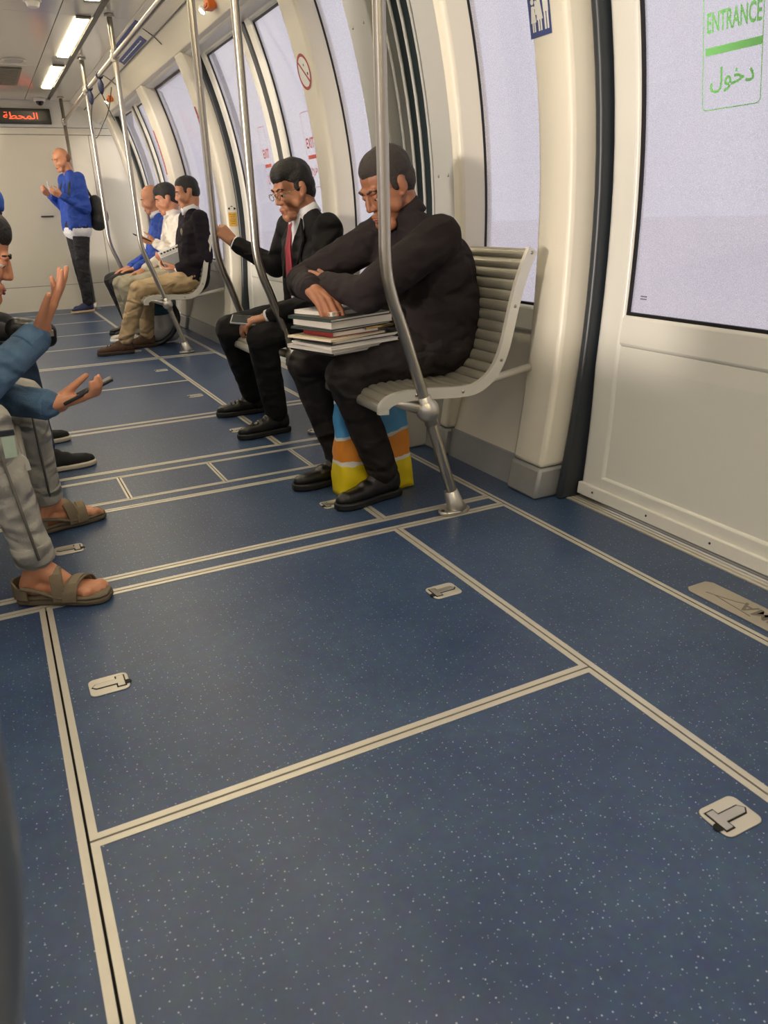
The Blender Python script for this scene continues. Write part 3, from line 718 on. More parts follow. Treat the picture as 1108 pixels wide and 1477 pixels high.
# blue line maps on the cove
def cove_pt(t):      # t 0..1 from the ceiling edge to the wall
    pts = [(1.25, 2.30), (1.33, 2.268), (1.40, 2.225), (1.455, 2.175), (P(2.09) - 0.03, 2.125)]
    f = t * 4; i = min(3, int(f)); f -= i
    return V((pts[i][0] + (pts[i + 1][0] - pts[i][0]) * f, 0, pts[i][1] + (pts[i + 1][1] - pts[i][1]) * f))
for (ya, yb, ta, tb, lb) in ((6.25, 7.3, 0.04, 0.21, 'dark blue line map on the cove, nearer the ceiling'), (6.55, 7.55, 0.30, 0.46, 'dark blue line map on the cove, lower strip')):
    g = empty('line_map', (1.35, (ya + yb) / 2, 2.25), lb, 'line map')
    a, b = cove_pt(ta), cove_pt(tb); d = (b - a).normalized(); nv = V((-abs(d.z), 0, -abs(d.x)))
    bm = bmesh.new(); q = nv * 0.004
    prism(bm, [(p.x + q.x * k, ya, p.z + q.z * k) for p, k in ((a, 0.0), (b, 0.0), (b, 1), (a, 1))], (0, yb - ya, 0))
    adopt(obj('map_board', bm, M_SBLUE), g)
    bm = bmesh.new(); mid = (a + b) / 2 + nv * 0.0045
    for k in range(9):
        yk = ya + 0.1 + k * (yb - ya - 0.2) / 8
        ball(bm, (mid.x, yk, mid.z), 0.010, 8, 6, (1, 1, 0.3))
    tube(bm, [(mid.x, ya + 0.08, mid.z), (mid.x, yb - 0.08, mid.z)], 0.003, 6)
    adopt(obj('map_line', bm, M_SWHITE), g)
# loose strap clips and a dangling wire on the hand rail
M_STRAP = mat('strap_navy', (52, 58, 88), 0.55)
for (y, lb, wire) in ((7.0, 'navy strap clip hanging from the hand rail with a thin wire', True), (7.62, 'navy strap clip on the hand rail beside the pole', False)):
    g = empty('strap_clip', (1.085, y, 1.98), lb, 'strap')
    bm = bmesh.new(); tube(bm, [(1.085 + 0.023 * math.cos(a), y, RAILZ + 0.023 * math.sin(a)) for a in [2 * math.pi * k / 16 for k in range(17)]], 0.006, 8)
    adopt(obj('strap_loop', bm, M_STRAP, None, True), g)
    adopt(obj('strap_body', tube(bmesh.new(), [(1.085, y, RAILZ - 0.02), (1.085, y, RAILZ - 0.06), (1.085, y, RAILZ - 0.10), (1.085, y, RAILZ - 0.13)], [0.008, 0.024, 0.022, 0.008], 10), M_STRAP, None, True), g)
    if wire:
        adopt(obj('strap_wire', tube(bmesh.new(), [(1.085, y, RAILZ - 0.13), (1.14, y + 0.15, 1.85), (1.20, y + 0.3, 1.78)], 0.004, 6), M_DARK, None, True), g)
    else:
        adopt(obj('strap_wire', tube(bmesh.new(), smooth_path([(1.085, y, RAILZ - 0.13), (1.07, y + .1, 1.78), (1.12, y + .3, 1.70), (1.22, y + .5, 1.82), (1.33, y + .7, 1.98), (1.40, y + .8, 2.18)], 5), 0.004, 6), M_DARK, None, True), g)
# ---------------------------------------------------------------- people
def skinmat(name, rgb): return mat(name, rgb, rough=0.48, var=0.10, vscale=14, bump=0.06, bscale=220)
M_HAIR = mat('hair_black', (26, 22, 20), 0.55, 0, 0.35, 60, 0.5, 160)
M_HAIRG = mat('hair_grey', (120, 112, 104), 0.6, 0, 0.3, 60, 0.5, 160)
M_EYE = mat('eye_white', (226, 220, 212), 0.25); M_IRIS = mat('eye_iris', (32, 20, 14), 0.2)
M_LIP = mat('lip', (150, 88, 78), 0.45)
M_NAIL = mat('finger_nail', (214, 164, 140), 0.3)

def cap_rings(bm, p0, p1, r0, r1, n=14, h=5):
    p0, p1 = V(p0), V(p1); ax = p1 - p0
    if ax.length < 1e-5: ax = V((0, 0, 1e-4))
    t = ax.normalized(); a = t.orthogonal().normalized(); b = t.cross(a)
    prof = []
    for k in range(h):
        q = math.pi / 2 * k / h; prof.append((p0 - t * r0 * math.cos(q), max(1e-4, r0 * math.sin(q))))
    prof.append((p0, r0)); prof.append((p1, r1))
    for k in range(1, h + 1):
        q = math.pi / 2 * k / h; prof.append((p1 + t * r1 * math.sin(q), max(1e-4, r1 * math.cos(q))))
    rings = [[bm.verts.new(c + (a * math.cos(2 * math.pi * i / n) + b * math.sin(2 * math.pi * i / n)) * r) for i in range(n)] for c, r in prof]
    for k in range(len(rings) - 1):
        for i in range(n): bm.faces.new((rings[k][i], rings[k + 1][i], rings[k + 1][(i + 1) % n], rings[k][(i + 1) % n]))
    bm.faces.new(rings[0]); bm.faces.new(list(reversed(rings[-1])))
def cp(a, b, r0, r1=None): return ('c', V(a), V(b), r0, r0 if r1 is None else r1)
def el(c, r, basis=None): return ('e', V(c), r, basis)
def blob(name, prims, voxel, m, parent, smooth=3, wr=0.0, wscale=(14, 14, 14), grow=0.0, wr2=0.0):
    """one closed surface grown over tapered limbs and ellipsoids"""
    bm = bmesh.new()
    for p in prims:
        if p[0] == 'c': cap_rings(bm, p[1], p[2], p[3] + grow, p[4] + grow)
        else:
            rot = p[3] if p[3] is not None else Matrix.Identity(3)
            ball(bm, p[1], 1.0, 18, 12, (p[2][0] + grow, p[2][1] + grow, p[2][2] + grow), rot)
    bmesh.ops.recalc_face_normals(bm, faces=bm.faces)
    me = bpy.data.meshes.new(name); bm.to_mesh(me); bm.free()
    o = bpy.data.objects.new(name, me); COL.objects.link(o)
    md = o.modifiers.new('r', 'REMESH'); md.mode = 'VOXEL'; md.voxel_size = voxel; md.adaptivity = 0
    sm = o.modifiers.new('s', 'SMOOTH'); sm.factor = 0.5; sm.iterations = smooth
    dg = bpy.context.evaluated_depsgraph_get()
    m2 = bpy.data.meshes.new_from_object(o.evaluated_get(dg))
    bpy.data.objects.remove(o); bpy.data.meshes.remove(me)
    if wr or wr2:
        sx, sy, sz = wscale
        co = [(v.co.copy(), v.normal.copy()) for v in m2.vertices]
        for v, (c, nn) in zip(m2.vertices, co):
            q = noise.noise(V((c.x * sx, c.y * sy, c.z * sz)))
            d = wr * (1 - abs(q) * 2.2)
            if wr2: d += wr2 * noise.noise(c * 40)
            v.co = c + nn * d
    m2.shade_smooth(); m2.name = name; m2.materials.clear()
    o = link(name, m2, m)
    adopt(o, parent)
    return o

class Frame:
    def __init__(s, c, f, u=(0, 0, 1)):
        s.c = V(c); s.f = V(f).normalized(); u = V(u); s.r = s.f.cross(u).normalized(); s.u = s.r.cross(s.f).normalized()
    def __call__(s, x, y, z, k=1.0): return s.c + (s.r * x + s.f * y + s.u * z) * k
    def basis(s): return Matrix((s.r, s.f, s.u)).transposed()

def head_prims(F, k=1.0):
    B = F.basis(); e = lambda x, y, z, rx, ry, rz: el(F(x, y, z, k), (rx * k, ry * k, rz * k), B); c = lambda a, b, r0, r1=None: cp(F(*a, k), F(*b, k), r0 * k, (r0 if r1 is None else r1) * k)
    L = [e(0, -0.012, 0.032, .074, .092, .083), e(0, 0.012, -0.02, .066, .074, .075), e(0, 0.032, -0.062, .050, .052, .050),
         c((-.03, .066, -.098), (.03, .066, -.098), .020), c((0, .078, -.102), (0, .080, -.096), .018),
         c((-.034, .076, .021), (.034, .076, .021), .0110), c((0, .086, .008), (0, .099, -.027), .0075, .0105),
         c((-.011, .090, -.032), (.011, .090, -.032), .0078), c((-.018, .086, -.060), (.018, .086, -.060), .0085), c((-.015, .084, -.073), (.015, .084, -.073), .009)]
    for s in (-1, 1):
        L += [c((.036 * s, .060, -.028), (.052 * s, .034, -.05), .024, .022), e(.074 * s, -.010, -.004, .008, .017, .027), c((.071 * s, -.004, -.026), (.071 * s, .0, -.030), .007)]
    return L
def hand_prims(w, d, n, t, curl=((20, 30, 20),) * 4, thumb=(35, 20, 0.5), k=1.0, spread=0.0, slant=0.0):
    """w wrist, d towards the knuckles, n out of the palm, t the thumb side; returns prims and finger tips"""
    w, d, n, t = V(w), V(d).normalized(), V(n), V(t)
    n = (n - d * n.dot(d)).normalized(); q = d.cross(n).normalized(); t = q if q.dot(t) > 0 else -q
    L = []; tips = []
    pl = 0.092 * k
    offs = (.029, .0095, -.0095, -.027); lens = (.98, 1.08, 1.0, .80); kn = (.97, 1.0, .96, .88)
    for i in range(4):
        base = w + t * offs[i] * 0.55 * k + d * 0.006 * k; knu = w + d * pl * kn[i] + t * offs[i] * k
        L.append(cp(base, knu, .0155 * k, .0112 * k))
        a = 0.0; p = knu; dd = (d * math.cos(math.radians(slant)) - t * math.sin(math.radians(slant)) + t * offs[i] * spread * 20).normalized()
        for j, (ln, r0, r1) in enumerate(((.043, .0096, .0086), (.027, .0086, .0078), (.021, .0078, .0064))):
            a += math.radians(curl[i][j]); v = dd * math.cos(a) + n * math.sin(a); p2 = p + v * ln * lens[i] * k
            L.append(cp(p, p2, r0 * k, r1 * k)); p = p2
        tips.append((p, v, a))
    a1, a2, fw = thumb
    b0 = w + d * 0.016 * k + t * 0.018 * k + n * 0.006 * k; 
    v1 = (d * math.cos(math.radians(a1)) + t * math.sin(math.radians(a1)) + n * fw).normalized()
    b1 = b0 + v1 * 0.044 * k; v2 = (v1 + d * math.sin(math.radians(a2)) - t * math.sin(math.radians(a2)) * 0.5).normalized(); b2 = b1 + v2 * 0.034 * k
    v3 = (v2 + d * math.sin(math.radians(a2)) * 0.6).normalized(); b3 = b2 + v3 * 0.026 * k
    L += [cp(b0, b1, .0165 * k, .0118 * k), cp(b1, b2, .0112 * k, .0098 * k), cp(b2, b3, .0098 * k, .0076 * k)]
    L.append(cp(w - d * 0.03 * k, w + d * 0.02 * k, .024 * k, .024 * k))
    tips.append((b3, v3, 0))
    return L, tips
def face_parts(root, F, hairm, skin, k=1.0, beard=None, brow=True, lids=True):
    B = F.basis()
    for s in (-1, 1):
        c = F(.030 * s, .0715, .001, k)
        bm = bmesh.new(); ball(bm, c, .0125 * k, 14, 10)
        o = adopt(obj('eye', bm, [M_EYE, M_IRIS], None, True), root)
        for p in o.data.polygons:
            if (V(p.center) - c).normalized().dot((F.f * 0.93 - F.u * 0.30).normalized()) > 0.78: p.material_index = 1
        # upper lid half closed, looking down
        bm = bmesh.new(); ball(bm, c + F.u * 0.001 * k + F.f * 0.0006, .0140 * k, 14, 10)
        bmesh.ops.bisect_plane(bm, geom=bm.verts[:] + bm.edges[:] + bm.faces[:], plane_co=c - F.u * 0.001 * k, plane_no=-F.u, clear_outer=True)
        adopt(obj('eyelid', bm, skin, None, True), root)
        if brow:
            adopt(obj('eyebrow', tube(bmesh.new(), [F(.014 * s, .0885, .021, k), F(.032 * s, .0860, .0265, k), F(.050 * s, .070, .021, k)], [.003 * k, .0042 * k, .002 * k], 8), hairm, None, True), root)
    bm = bmesh.new(); tube(bm, [F(-.022, .088, -.067, k), F(-.008, .0955, -.064, k), F(0, .0965, -.0652, k), F(.008, .0955, -.064, k), F(.022, .088, -.067, k)], [.001, .0035 * k, .003 * k, .0035 * k, .001], 8)
    tube(bm, [F(-.020, .087, -.068, k), F(0, .0955, -.0735, k), F(.020, .087, -.068, k)], [.001, .0045 * k, .001], 8)
    o = obj('lips', bm, M_LIP, None, True); adopt(o, root)
def hair_prims(F, k=1.0, kind='short'):
    B = F.basis(); e = lambda x, y, z, rx, ry, rz: el(F(x, y, z, k), (rx * k, ry * k, rz * k), B)
    L = [e(0, -.019, .040, .0785, .0920, .0835), e(0, -.046, .000, .0705, .062, .070)]
    if kind == 'full': L += [e(0, .006, .068, .068, .076, .058), e(.0, -.055, -.03, .06, .045, .05)]
    if kind == 'short': L = [e(0, -.018, .038, .0768, .0905, .0820), e(0, -.045, .000, .0690, .060, .068), e(0, .0, .060, .066, .073, .059)]
    if kind == 'bald': L = [e(0, -.050, .000, .0785, .060, .058)]
    for s in (-1, 1): L.append(e(.062 * s, .006, .016, .0125, .020, .030) if kind != 'bald' else e(.062 * s, -.024, .004, .0125, .03, .028))
    return L
def shoe(root, ankle, toe_dir, length, m_up, m_sole, name='shoe', sole_h=0.022, laces=True, m_lace=None, voxel=0.006, chunky=1.0, slip=False):
    a = V(ankle); d = V(toe_dir); d.z = 0; d.normalize(); s = V((-d.y, d.x, 0)); z = V((0, 0, 1))
    g = V((a.x, a.y, 0)); heel = g - d * length * 0.22; k = length / 0.29
    wd = 0.045 * chunky * k
    sh = empty(name, (a.x, a.y, 0)); adopt(sh, root)
    h0 = sole_h
    pr = [cp(heel + z * (h0 + .030 * k) + d * .035 * k, heel + z * (h0 + .055 * k) + d * .035 * k, .036 * k, .034 * k),
          cp(heel + d * .09 * k + z * (h0 + .030 * k), heel + d * .15 * k + z * (h0 + .028 * k), .038 * k, .036 * k),
          cp(heel + d * .15 * k + z * (h0 + .022 * k) + s * .008 * k, heel + d * .235 * k + z * (h0 + .016 * k) + s * .010 * k, .030 * k, .024 * k),
          cp(heel + d * .15 * k + z * (h0 + .022 * k) - s * .010 * k, heel + d * .235 * k + z * (h0 + .014 * k) - s * .010 * k, .030 * k, .022 * k),
          cp(heel + d * .24 * k + z * (h0 + .014 * k), heel + d * .256 * k + z * (h0 + .012 * k), .028 * k, .022 * k),
          cp(a + z * (-.02 if not slip else -.03), heel + d * .11 * k + z * (h0 + .055 * k), .036 * k, .030 * k)]
    blob('upper', pr, voxel, m_up, sh, 3)
    # sole outline
    out = []
    half = [(0.0, .022), (.010, .030), (.04, .035), (.09, .033), (.14, .037), (.19, .045), (.235, .043), (.265, .030), (.281, .013)]
    for x, y in half: out.append(heel + d * x * k + s * y * k * 1.06)
    for x, y in reversed(half): out.append(heel + d * x * k - s * y * k * 1.02)
    adopt(obj('sole', prism(bmesh.new(), [(p.x, p.y, 0.002) for p in out], (0, 0, sole_h + 0.004)), m_sole, None, False, 0.006), sh)
    if laces:
        bm = bmesh.new()
        for i in range(4):
            c = heel + d * (.125 + .022 * i) * k + z * (h0 + (.0685 - .0055 * i) * k)
            tube(bm, [c - s * .022 * k - z * .010 * k, c - s * .010 * k, c + s * .010 * k + d * .006, c + s * .022 * k - z * .010 * k + d * .006], .0028 * k, 6)
        o = obj('laces', bm, m_lace or m_up, None, True); o['kind'] = 'stuff'; adopt(o, sh)
    return sh
def limb(P0, P1, P2, r0, r1, r2, g=0.0): return [cp(P0, P1, r0 + g, r1 + g), cp(P1, P2, r1 + g, r2 + g)]
def lerp(a, b, t): return V(a).lerp(V(b), t)
def cuff(root, name, a, b, r, m, t=0.006, n=18):
    a, b = V(a), V(b)
    adopt(obj(name, tube(bmesh.new(), [a, lerp(a, b, .1), lerp(a, b, .9), b], [r * .96, r, r, r * .94], n), m, None, True), root)

def dressed(name, label, J, skin, top, topm, botm, hairm, hairkind='short', vb=0.006, vc=0.009, bulk=1.0, hands=None, hk=1.0, wr=0.004, topname='sweater', botname='trousers', skip_top=False, bare=None, legw=1.0, hair=True, cat='person'):
    """person from joints J (world); returns the root with body, clothes, hair and face as its parts"""
    root = empty(name, (J['pel'].x, J['pel'].y, 0), label, cat)
    s = (J['shL'] - J['shR']).normalized(); b = bulk
    F = J['F']
    # the body itself: one surface from head to feet
    body = head_prims(F, hk)
    nb = J['nk']
    body += [cp(F(0, -.022, -.055, hk), nb, .057 * hk, .060), cp(nb, J['che'], .055, .065)]
    for q in (-1, 1):
        body += [cp(J['che'] + s * .06 * q - (F.f * .02), J['pel'] + s * .06 * q, .065, .075)]
    tips = []
    for k in 'LR':
        body += [cp(J['che'] + s * (.09 if k == 'L' else -.09), J['sh' + k], .06, .048)] + limb(J['sh' + k], J['el' + k], J['wr' + k], .044, .036, .026)
        body += limb(J['hip' + k], J['kn' + k], J['an' + k], .066, .048, .034)
        if 'foot' + k in J: body += J['foot' + k]
        if hands and k in hands:
            hp, tp = hand_prims(J['wr' + k], **hands[k]); body += hp; tips += tp
    blob('body', body, vb, skin, root, 2)
    face_parts(root, F, hairm, skin, hk)
    if hair: blob('hair', hair_prims(F, hk, hairkind), 0.005 if vb < 0.007 else 0.009, hairm, root, 2, 0.0, wr2=0.0025)
    # trousers
    tr = [cp(J['pel'] + s * .085 * b, J['pel'] - s * .085 * b, .118 * b, .118 * b)]
    for k in 'LR':
        hem = J.get('hem' + k, lerp(J['kn' + k], J['an' + k], 0.93))
        tr += [cp(J['pel'] + s * (.07 if k == 'L' else -.07) * b, J['hip' + k], .11 * b, .098 * b * legw), cp(J['hip' + k], J['kn' + k], .094 * b * legw, .071 * legw), cp(J['kn' + k], hem, .070 * legw, .056 * legw)]
    blob(botname, tr, vc, botm, root, 3, wr, (16, 16, 11))
    if not skip_top:
        blob(topname, top_prims(J, b), vc, topm, root, 3, wr, (13, 13, 18))
    return root, tips
def top_prims(J, b=1.0, sleeve=0.95, g=0.0, core=True, arms='LR'):
    s = (J['shL'] - J['shR']).normalized(); up = (J['che'] - J['pel']).normalized()
    L = []
    ab = J.get('abd', lerp(J['pel'], J['che'], 0.45))
    for q in (-1, 1):
        L += [cp(J['che'] + s * .085 * q * b, ab + s * .08 * q * b, .118 * b, .125 * b), cp(ab + s * .08 * q * b, J['pel'] + s * .08 * q * b, .125 * b, .124 * b)]
        L += [cp(J['che'] + s * .08 * q + up * .03, J['nk'] + s * .03 * q - up * .02, .10 * b, .055)]
    L += [cp(J['che'], ab, .12 * b, .128 * b)]
    for k, q in (('L', 1), ('R', -1)):
        if k not in arms: continue
        L += [cp(J['che'] + s * .09 * q + up * .05, J['sh' + k], .085 * b, .068 * b), cp(J['sh' + k], J['el' + k], .067 * b, .054 * b), cp(J['el' + k], lerp(J['el' + k], J['wr' + k], sleeve), .053 * b, .040)]
    return L
def mkJ(d): return {k: (V(v) if isinstance(v, tuple) else v) for k, v in d.items()}

SK1 = skinmat('skin_brown', (150, 98, 70)); SK2 = skinmat('skin_tan', (176, 122, 92)); SK3 = skinmat('skin_medium', (190, 132, 100)); SK4 = skinmat('skin_light_brown', (198, 138, 104))
M_BLKSHOE = mat('black_leather', (24, 23, 23), 0.32, 0, 0.15, 20, 0.05, 90); M_BLKSOLE = mat('black_sole', (20, 20, 20), 0.6)

# --- man in a black pullover leaning on his books
M_SWEAT1 = mat('charcoal_pullover', (40, 34, 35), 0.9, 0, 0.15, 16, 0.12, 260, fold=0.56, spec=.2); M_TR1 = mat('dark_twill', (36, 31, 30), 0.7, 0, 0.12, 14, 0.10, 180, fold=0.72, spec=.3)
F1 = Frame((1.285, 2.515, 1.085), (-0.86, -0.10, -0.50))
J = mkJ(dict(pel=(1.43, 2.52, .56), abd=(1.445, 2.52, .66), che=(1.42, 2.52, .81), nk=(1.350, 2.52, .990), shL=(1.385, 2.340, .915), shR=(1.365, 2.710, .925), elL=(1.075, 2.275, .755), wrL=(1.045, 2.535, .775),
             elR=(1.060, 2.790, .765), wrR=(.985, 2.505, .762), hipL=(1.40, 2.43, .535), hipR=(1.40, 2.62, .535), knL=(1.040, 2.385, .480), knR=(1.005, 2.665, .480), anL=(1.185, 2.405, .085), anR=(1.125, 2.665, .085), F=F1))
hands = {'L': dict(d=(-.25, 1, 0.05), n=(1, .1, -.1), t=(0, 0, 1), curl=((25, 45, 30),) * 4, thumb=(16, 10, .5)),
         'R': dict(d=(.08, -.95, -.30), n=(.15, -.3, -1), t=(1, 0, 0), curl=((30, 22, 12), (30, 24, 12), (32, 24, 14), (36, 26, 14)), thumb=(26, 25, .5), k=1.1, spread=.08)}
man1, tips = dressed('person', 'man in charcoal pullover and dark trousers leaning on a stack of books', J, SK1, None, M_SWEAT1, M_TR1, mat('hair_dark_brown', (46, 38, 34), 0.7, 0, 0.35, 70, 0.5, 180), 'short', 0.0045, 0.007, 1.13, hands, 1.05, 0.0045, 'pullover')
for k in 'LR': cuff(man1, 'cuff', lerp(J['el' + k], J['wr' + k], .80), lerp(J['el' + k], J['wr' + k], 1.0), .0435, M_SWEAT1)
adopt(obj('collar', tube(bmesh.new(), [J['nk'] + V((.01, 0, -.012)), J['nk'] + V((-.006, 0, .018)), J['nk'] + V((-.016, 0, .034))], [.078, .071, .064], 20), M_SWEAT1, None, True), man1)
shoe(man1, J['anL'], (-.98, -.16, 0), .295, M_BLKSHOE, M_BLKSOLE, laces=False, slip=True)
shoe(man1, J['anR'], (-1, -.05, 0), .29, M_BLKSHOE, M_BLKSOLE, laces=False, slip=True)

# --- man in a black suit with a red tie, holding the pole
M_SUIT = mat('black_suit', (22, 21, 22), 0.75, 0, 0.15, 18, 0.08, 220, fold=0.56, spec=.25); M_SHIRT = mat('white_shirt', (224, 224, 228), 0.7, 0, 0.03, 20); M_TIE = mat('red_tie', (140, 26, 42), 0.5, 0, 0.15, 60, stretch=(1, 1, 1))
F2 = Frame((1.335, 3.565, 1.115), (-0.92, -0.12, -0.36))
J = mkJ(dict(pel=(1.46, 3.60, .56), che=(1.44, 3.58, .82), nk=(1.40, 3.575, 1.005), shL=(1.42, 3.375, .94), shR=(1.385, 3.77, .945), elL=(1.33, 3.31, .64), wrL=(1.13, 3.455, .565),
             elR=(1.345, 3.91, .755), wrR=(1.170, 4.02, .875), hipL=(1.42, 3.51, .535), hipR=(1.42, 3.70, .535), knL=(1.085, 3.445, .475), knR=(1.045, 3.83, .475), anL=(1.145, 3.50, .085), anR=(1.175, 3.965, .085), F=F2))
hands = {'L': dict(d=(-.90, .20, -.12), n=(-.1, .15, -1), t=(0, 1, 0.2), curl=((30, 45, 30),) * 4, thumb=(28, 25, .55)),
         'R': dict(d=(-.62, .30, .70), n=(-.35, .9, .1), t=(.3, 0, .9), curl=((52, 70, 45),) * 4, thumb=(30, 45, .9))}
man2, tips = dressed('person', 'man in black suit, white shirt and red tie gripping a pole', J, SK2, None, M_SUIT, M_SUIT, M_HAIR, 'full', 0.005, 0.008, 1.0, hands, 1.03, 0.0035, 'jacket', skip_top=True)
s = (J['shL'] - J['shR']).normalized(); fw = V((-1, 0, 0))
jk = []
for p in top_prims(J, 1.0, .93): jk.append(p)
jk = [p for i, p in enumerate(jk) if i != 6]
for q in (-1, 1): jk.append(cp(J['che'] + s * .115 * q + fw * .03, J['pel'] + s * .13 * q + fw * .035 + V((0, 0, .03)), .095, .10))
blob('jacket', jk, .008, M_SUIT, man2, 3, .0035, (13, 13, 18))
blob('shirt', [cp(J['che'] + fw * .055 + V((0, 0, .06)), J['pel'] + fw * .05 + V((0, 0, .08)), .085, .105), cp(J['nk'] + fw * .03 - V((0, 0, .02)), J['che'] + fw * .05, .06, .09)], .009, M_SHIRT, man2, 3, .002)
for k in 'LR': cuff(man2, 'shirt_cuff', lerp(J['el' + k], J['wr' + k], .9), lerp(J['el' + k], J['wr' + k], 1.04), .036, M_SHIRT)
adopt(obj('shirt_collar', tube(bmesh.new(), [J['nk'] + V((.0, 0, -.015)), J['nk'] + V((-.022, 0, .035))], [.073, .066], 20), M_SHIRT, None, True), man2)
# tie: knot and a widening blade lying on the shirt front
bm = bmesh.new(); rows = []
for (x, z, w_) in ((1.325, .985, .018), (1.318, .962, .024), (1.314, .945, .017), (1.297, .86, .030), (1.296, .76, .038), (1.298, .68, .042), (1.300, .64, .004)):
    rows.append([bm.verts.new((x - d_, 3.575 + q * w_, z)) for d_ in (0, .008) for q in (-1, 1)])
for i in range(len(rows) - 1):
    a_, b_ = rows[i], rows[i + 1]
    for (u_, v_) in ((0, 1), (1, 3), (3, 2), (2, 0)): bm.faces.new((a_[u_], a_[v_], b_[v_], b_[u_]))
adopt(obj('tie', bm, M_TIE, None, True), man2)
# lapels
for q in (-1, 1):
    bm = bmesh.new(); base = J['che'] + fw * .115
    prism(bm, [J['nk'] + fw * .045 + s * .045 * q, base + s * .115 * q + V((0, 0, .07)), base + s * .055 * q + fw * .03 + V((0, 0, -.10)), base + s * .035 * q + fw * .015 + V((0, 0, .05))], (-.010, 0, 0))
    adopt(obj('lapel', bm, M_SUIT), man2)
bm = bmesh.new()
for q in (-1, 1):
    c = F2(.032 * q, .104, .0); 
    tube(bm, [c + F2.r * .021 * math.cos(a) + F2.u * .015 * math.sin(a) for a in [2 * math.pi * i / 18 for i in range(19)]], .0016, 6)
    tube(bm, [F2(.053 * q, .102, .004), F2(.079 * q, .06, .006), F2(.082 * q, -.01, .004)], .0015, 6)
tube(bm, [F2(-.011, .106, .003), F2(0, .109, .006), F2(.011, .106, .003)], .0015, 6)
o = obj('spectacles', bm, mat('spectacle_rim', (150, 140, 120), 0.25, 0.9), None, True); adopt(o, man2)
shoe(man2, J['anL'], (-.99, -.10, 0), .285, M_BLKSHOE, M_BLKSOLE); shoe(man2, J['anR'], (-.98, .05, 0), .285, M_BLKSHOE, M_BLKSOLE)

# --- three men on the far bench
M_SWEAT3 = mat('black_purple_pullover', (34, 29, 36), 0.88, 0, 0.15, 16, fold=0.48, spec=.2); M_CHINO = mat('tan_chinos', (184, 160, 122), 0.8, 0, 0.12, 14, 0.1, 150, fold=0.80); M_BROWN = mat('brown_suede', (82, 60, 44), 0.8, 0, 0.2, 25, 0.15, 200); M_BRSOLE = mat('brown_sole', (58, 44, 34), 0.7)
F3 = Frame((1.535, 6.47, 1.195), (-0.96, 0.12, -0.26))
J = mkJ(dict(pel=(1.50, 6.48, .56), che=(1.545, 6.47, .87), nk=(1.55, 6.47, 1.06), shL=(1.565, 6.275, 1.00), shR=(1.555, 6.665, 1.00), elL=(1.575, 6.24, .71), wrL=(1.375, 6.40, .635),
             elR=(1.50, 6.72, .72), wrR=(1.36, 6.62, .68), hipL=(1.45, 6.39, .535), hipR=(1.45, 6.58, .535), knL=(1.055, 6.42, .49), knR=(1.15, 6.68, .47), anL=(.895, 6.48, .09), anR=(1.115, 6.70, .09), F=F3))
hands = {'L': dict(d=(-.8, .45, -.05), n=(-.3, .4, .8), t=(-.3, -.2, 1), curl=((35, 45, 25),) * 4, thumb=(35, 25, .5)), 'R': dict(d=(-.7, -.55, .1), n=(.2, -.3, 1), t=(-.5, 0, .5), curl=((25, 35, 25),) * 4, thumb=(35, 25, .5))}
man3, tips = dressed('person', 'man in black pullover and tan chinos holding a magazine', J, SK3, None, M_SWEAT3, M_CHINO, M_HAIR, 'short', 0.009, 0.012, 0.97, hands, 1.0, .004, 'pullover')
adopt(obj('shirt_collar', tube(bmesh.new(), [J['nk'] + V((.0, 0, -.01)), J['nk'] + V((-.016, 0, .04))], [.076, .067], 18), M_SHIRT, None, True), man3)
adopt(obj('chest_badge', ball(bmesh.new(), (1.438, 6.385, .905), .028, 14, 8, (.35, .8, 1)), mat('badge_tan', (150, 140, 112), 0.5), None, True), man3)
for k in 'LR': cuff(man3, 'shirt_cuff', lerp(J['el' + k], J['wr' + k], .95), lerp(J['el' + k], J['wr' + k], 1.06), .034, M_SHIRT)
shoe(man3, J['anL'], (-.98, .05, 0), .30, M_BROWN, M_BRSOLE, voxel=.008, chunky=1.1, m_lace=M_BRSOLE); shoe(man3, J['anR'], (-1, -.05, 0), .30, M_BROWN, M_BRSOLE, voxel=.008, chunky=1.1, m_lace=M_BRSOLE)
for k in 'LR': cuff(man3, 'sock', J['an' + k] - V((0, 0, .01)), lerp(J['an' + k], J['kn' + k], .2), .043, mat('purple_sock', (58, 46, 84), 0.9))

M_WSH = mat('off_white_shirt', (222, 216, 206), 0.75, 0, 0.04, 12, fold=0.64); M_LJEAN = mat('pale_jeans', (166, 160, 138), 0.85, 0, 0.12, 12, fold=0.64)
F4 = Frame((1.475, 6.98, 1.165), (-0.93, 0.14, -0.34))
J = mkJ(dict(pel=(1.48, 7.00, .56), che=(1.52, 6.99, .84), nk=(1.51, 6.985, 1.04), shL=(1.54, 6.80, .98), shR=(1.53, 7.18, .98), elL=(1.46, 6.76, .72), wrL=(1.315, 6.86, .82),
             elR=(1.45, 7.20, .70), wrR=(1.24, 7.12, .60), hipL=(1.43, 6.91, .535), hipR=(1.43, 7.10, .535), knL=(1.04, 6.93, .49), knR=(1.03, 7.15, .49), anL=(1.10, 6.95, .09), anR=(1.08, 7.18, .09), F=F4))
hands = {'L': dict(d=(-.85, .1, .25), n=(.1, .5, .8), t=(-.2, -.5, .8), curl=((30, 45, 30),) * 4, thumb=(35, 30, .5)), 'R': dict(d=(-.9, -.1, -.2), n=(0, 0, -1), t=(0, -1, 0), curl=((15, 20, 15),) * 4, thumb=(35, 20, .2))}
man4, tips = dressed('person', 'man in off-white shirt and pale jeans looking at his phone', J, SK3, None, M_WSH, M_LJEAN, M_HAIR, 'full', 0.010, 0.012, .95, hands, 1.0, .003, 'shirt')
